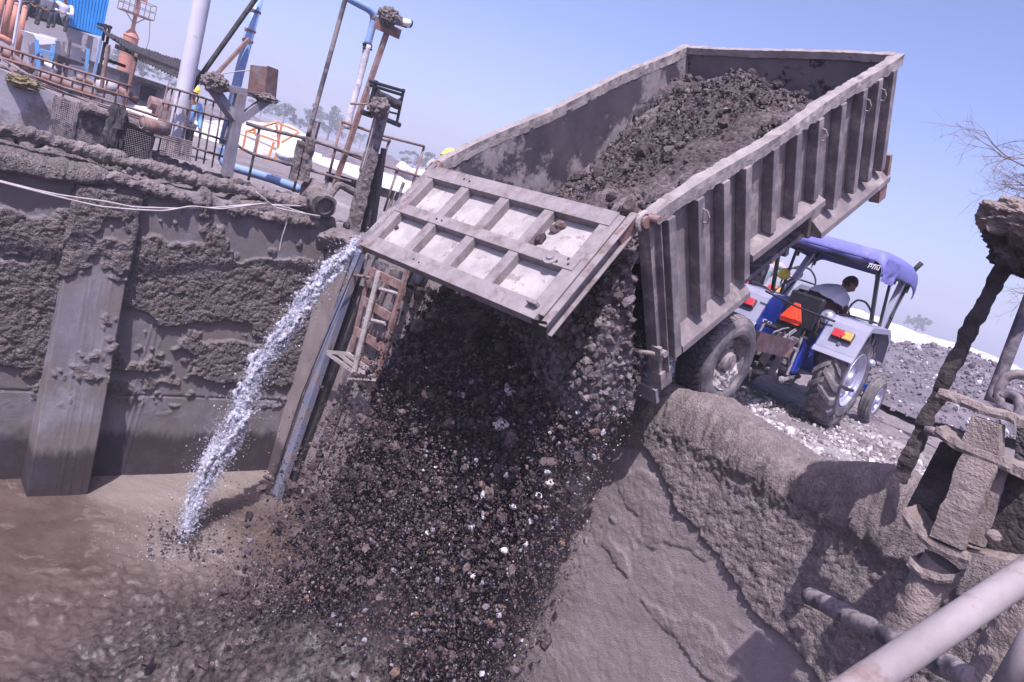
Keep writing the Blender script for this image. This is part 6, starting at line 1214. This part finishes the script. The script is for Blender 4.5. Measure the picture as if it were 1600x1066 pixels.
# ================================================================== NEAR RIGHT: MUD CAKED BRACKET, POSTS, PIPES
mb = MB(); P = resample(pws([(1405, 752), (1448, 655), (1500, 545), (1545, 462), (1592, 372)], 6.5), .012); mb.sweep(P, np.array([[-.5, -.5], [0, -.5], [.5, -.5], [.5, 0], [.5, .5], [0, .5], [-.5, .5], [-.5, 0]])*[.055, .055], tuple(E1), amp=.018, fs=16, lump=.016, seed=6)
solo('crusted_post', mb, m_shademud, 'slanting post with a jagged mud crust, rising from the rim to the big mud head', 'post', smooth=False)
mh = thing('mud_capped_arm', PW(1590, 380, 6.2), 'big overhanging head of crusted mud at the right edge on top of the slanting post', 'mud lump')
mb = MB(); mb.blob(PW(1606, 352, 6.2)+[.05, 0, 0], [.29, .2, .12], .3, 3, 3, 60, lump=.04); mb.build('mud_cap', m_crustpink, mh)
mb = MB(); mb.blob(PW(1612, 385, 6.3), [.22, .16, .15], .4, 4, 9, 44, lump=.07); mb.build('mud_underside', m_shademud, mh)
mb = MB(); mb.tube(resample(pws([(1547, 628), (1562, 590), (1640, 385)], 6.6), .05), .033, 12); solo('thin_post', mb, m_steelmud, 'bare dark post behind the slanting crusted one at the right edge', 'post')
mb = MB(); mb.tube(pws([(1445, 672), (1492, 682)], 6.45), .028, 12); solo('stub_bar', mb, m_steelmud, 'short dark bar joining the slanting post to the bracket', 'bar')
br = thing('mud_caked_bracket', PW(1500, 870, 5.7), 'heavy mud caked steel bracket with ledge plates and an upright web at the right edge', 'bracket')
def plate(nm, pts, c, depth, th, mt=m_crustpink, amp=.007):
    """horizontal ledge: front edge traced on plane c, running back by depth, thickened"""
    E = resample(pws(pts, c), .012); n = len(E); m_ = 14; dd = np.linspace(0, depth, m_); top = E[:, None]+E1*dd[None, :, None]
    kx = amp*(lumps(top[..., 0]*22+top[..., 1]*9, top[..., 1]*22-top[..., 0]*9, 3)*1.6+fbm(top[..., 0]*12, top[..., 1]*12, o=4, s=7)); T_ = top+np.array([0, 0, 1])*(kx+.004)[..., None]
    ring = [T_[:, -1]]+[T_[:, j] for j in range(m_-2, -1, -1)]+[E-[0, 0, th*.5]-E1*(.006+.01*fbm(np.arange(n)*.4, np.zeros(n), o=3))[:, None], E-[0, 0, th], E+E1*depth-[0, 0, th]]
    X = np.stack(ring+[ring[0]], 1); mb = MB(); mb.grid(X)
    for i_, o_ in ((0, 1), (-1, -1)): mb.add(X[i_], [np.arange(X.shape[1])[::o_][None]])
    return mb.build(nm, mt, br, smooth=False)
plate('upper_ledge', [(1466, 610), (1500, 622), (1545, 640), (1582, 648), (1594, 658)], 5.75, .16, .035)
plate('middle_ledge', [(1462, 668), (1495, 692), (1545, 712), (1612, 742)], 5.6, .30, .035)
plate('lower_ledge', [(1412, 796), (1432, 822), (1458, 846), (1490, 862), (1540, 874), (1582, 880), (1600, 872)], 5.55, .34, .045)
plate('small_flange', [(1421, 872), (1440, 890), (1470, 902), (1492, 900)], 5.6, .2, .04)
mb = MB(); mb.sweep(np.linspace(PW(1532, 718, 5.62), PW(1480, 848, 5.58), 40), np.array([[-.5, -.5], [0, -.5], [.5, -.5], [.5, 0], [.5, .5], [0, .5], [-.5, .5], [-.5, 0]])*[.14, .06], tuple(E1), amp=.010, fs=18, lump=.008, seed=8); mb.build('web', m_crustpink, br)
mb = MB(); mb.sweep(np.linspace(PW(1552, 726, 5.72), PW(1515, 846, 5.70), 40), np.array([[-.5, -.5], [0, -.5], [.5, -.5], [.5, 0], [.5, .5], [0, .5], [-.5, .5], [-.5, 0]])*[.12, .05], tuple(E1), amp=.006, fs=18, lump=.004, seed=9); mb.build('web_back', m_crustpink, br)
def slab(nm, pts, c, d, mt, amp=.007, seed=1):
    a_, b_, c2, d2 = [PW(x, y, c) for x, y in pts]; i, j = np.meshgrid(np.linspace(0, 1, 70), np.linspace(0, 1, 70), indexing='ij'); X = (a_*(1-i)[..., None]+b_*i[..., None])*(1-j)[..., None]+(d2*(1-i)[..., None]+c2*i[..., None])*j[..., None]
    X = X-E1*(amp*(fbm(i*6, j*6, o=5, s=seed)+1.2*lumps(i*16, j*16, seed)))[..., None]; mb = MB(); mb.grid(X); mb.grid((X+E1*d)[::-1])
    for row in (X[0], X[-1], X[:, 0], X[:, -1]): mb.grid(np.stack([row, row+E1*d]))
    return mb.build(nm, mt, br, smooth=False)
slab('back_plate', [(1470, 690), (1640, 745), (1600, 885), (1412, 800)], 5.9, .05, m_shademud, seed=4)
slab('neck', [(1518, 650), (1562, 664), (1560, 722), (1498, 700)], 5.7, .12, m_crustpink, amp=.002, seed=6)
slab('side_block', [(1590, 655), (1700, 690), (1700, 760), (1585, 720)], 6.1, .3, m_dark, seed=7)
mb = MB(); mb.blob(PW(1552, 838, 5.55), [.035, .03, .03], .2, 3, 3, 16); mb.build('bolt_head', m_crustpink, br)
mb = MB(); P = resample(pws([(1475, 880), (1440, 925), (1398, 1000), (1360, 1075)], 5.75), .012); mb.tube(P, .085, 26, amp=.018, fs=14, lump=.010, seed=7); solo('crusted_column', mb, m_crustpink, 'round mud crusted column running down from under the bracket', 'column', smooth=False)
for k, pp in enumerate(([(1565, 640), (1560, 610), (1572, 590), (1590, 583), (1612, 588)], [(1563, 618), (1578, 612), (1591, 622), (1592, 640), (1584, 660)])):
    mb = MB(); mb.tube(resample(pws(pp, 5.9), .01), .022, 10, amp=.004, fs=20); solo('ring_handle', mb, m_steelmud, ('upper' if k == 0 else 'lower')+' bent rod loop standing on the bracket top', 'loop', 'rod loops')
mb = MB(); mb.tube(pws([(1555, 612), (1640, 640)], 6.2), .035, 12); solo('cross_pipe', mb, m_dark, 'dark horizontal pipe behind the rod loops', 'pipe')
mb = MB(); P = resample([PW(1266, 932, 6.4), PW(1400, 1000, 5.6), PW(1522, 1062, 5.1)], .012); mb.tube(P, .052, 22, amp=.008, fs=16, lump=.004); mb.lathe(P[0], P[0]-P[3], [(.054, -.02), (.058, 0), (.046, .002), (.044, -.1), (.001, -.1)], 22); solo('pit_pipe', mb, m_steelmud, 'dark rusty pipe lying across the mud under the pale handrail', 'pipe')
mb = MB(); P = resample(pws([(1625, 905), (1580, 985), (1530, 1085)], 5.2), .012); mb.tube(P, .075, 22, amp=.014, fs=18, lump=.012, seed=3); solo('crusted_strut', mb, m_crustpink, 'mud crusted strut in the bottom right corner, left of the pale tube', 'strut', smooth=False)
mb = MB(); mb.tube(pws([(1640, 950), (1560, 1090)], 4.8), .045, 18); solo('pale_tube', mb, m_pipewhite, 'pale dusty tube in the extreme bottom right corner', 'tube')
h0 = CAM+ray(1290, 1108)*1.15; h1 = CAM+ray(1640, 872)*1.42
mb = MB(); mb.tube(resample([h0, h1], .02), .0295, 36, amp=.0012, fs=40); solo('handrail', mb, m_pipewhite, 'smooth pale handrail tube close to the viewer at the bottom right', 'handrail')
# ------------------------------------------------------------------ hazy air
m, t, b = new_mat('hazy_air'); t.nodes.remove(b); pv = nd(t, 'VolumePrincipled'); pv.inputs['Density'].default_value = .0022; pv.inputs['Color'].default_value = (.80, .82, 1.0, 1); pv.inputs['Anisotropy'].default_value = -.05
t.links.new(pv.outputs[0], t.nodes['Material Output'].inputs['Volume'])
mb = MB(); mb.box((0, 100, 9.5), (1000, 1000, 29)); hz = mb.build('haze', m); tag(hz, kind='stuff'); hz['label'] = 'pale lavender hazy air over the whole yard'

def dust(c, rad, dens, label):
    m, t, b = new_mat('dust'); t.nodes.remove(b); pv = nd(t, 'VolumePrincipled'); pv.inputs['Color'].default_value = (.62, .52, .58, 1)
    co = nd(t, 'TexCoord').outputs['Object']; sc_ = nd(t, 'VectorMath'); sc_.operation = 'DIVIDE'; t.links.new(co, sc_.inputs[0]); sc_.inputs[1].default_value = tuple(rad)
    ln = nd(t, 'VectorMath'); ln.operation = 'LENGTH'; t.links.new(sc_.outputs[0], ln.inputs[0]); n = noise(t, 2.2, 4, .6, co)
    f = ramp(t, ln.outputs['Value'], [(.15, 1.), (.98, 0.)], 'EASE'); g = ramp(t, n.outputs[0], [(.38, 0.), (.68, 1.)])
    mm = nd(t, 'Math'); mm.operation = 'MULTIPLY'; t.links.new(f.outputs[0], mm.inputs[0]); t.links.new(g.outputs[0], mm.inputs[1]); m2 = nd(t, 'Math'); m2.operation = 'MULTIPLY'; t.links.new(mm.outputs[0], m2.inputs[0]); m2.inputs[1].default_value = dens
    t.links.new(m2.outputs[0], pv.inputs['Density']); t.links.new(pv.outputs[0], t.nodes['Material Output'].inputs['Volume'])
    a_ = bpy.data.objects.new('dust_cloud', None); mb = MB(); mb.blob((0, 0, 0), rad, 0, 1, 1, 14); o = mb.build('dust_cloud', m, smooth=True); o.location = tuple(c); bpy.data.objects.remove(a_); tag(o, label, 'dust', kind='stuff')
dust(PW(600, 1000, 5.3), (.6, .45, .7), 2.4, 'soft cloud of dust at the bottom of the falling soil')
dust(PW(890, 740, 6.3), (.28, .25, .75), 3.5, 'wisp of pale dust along the right side of the falling soil')
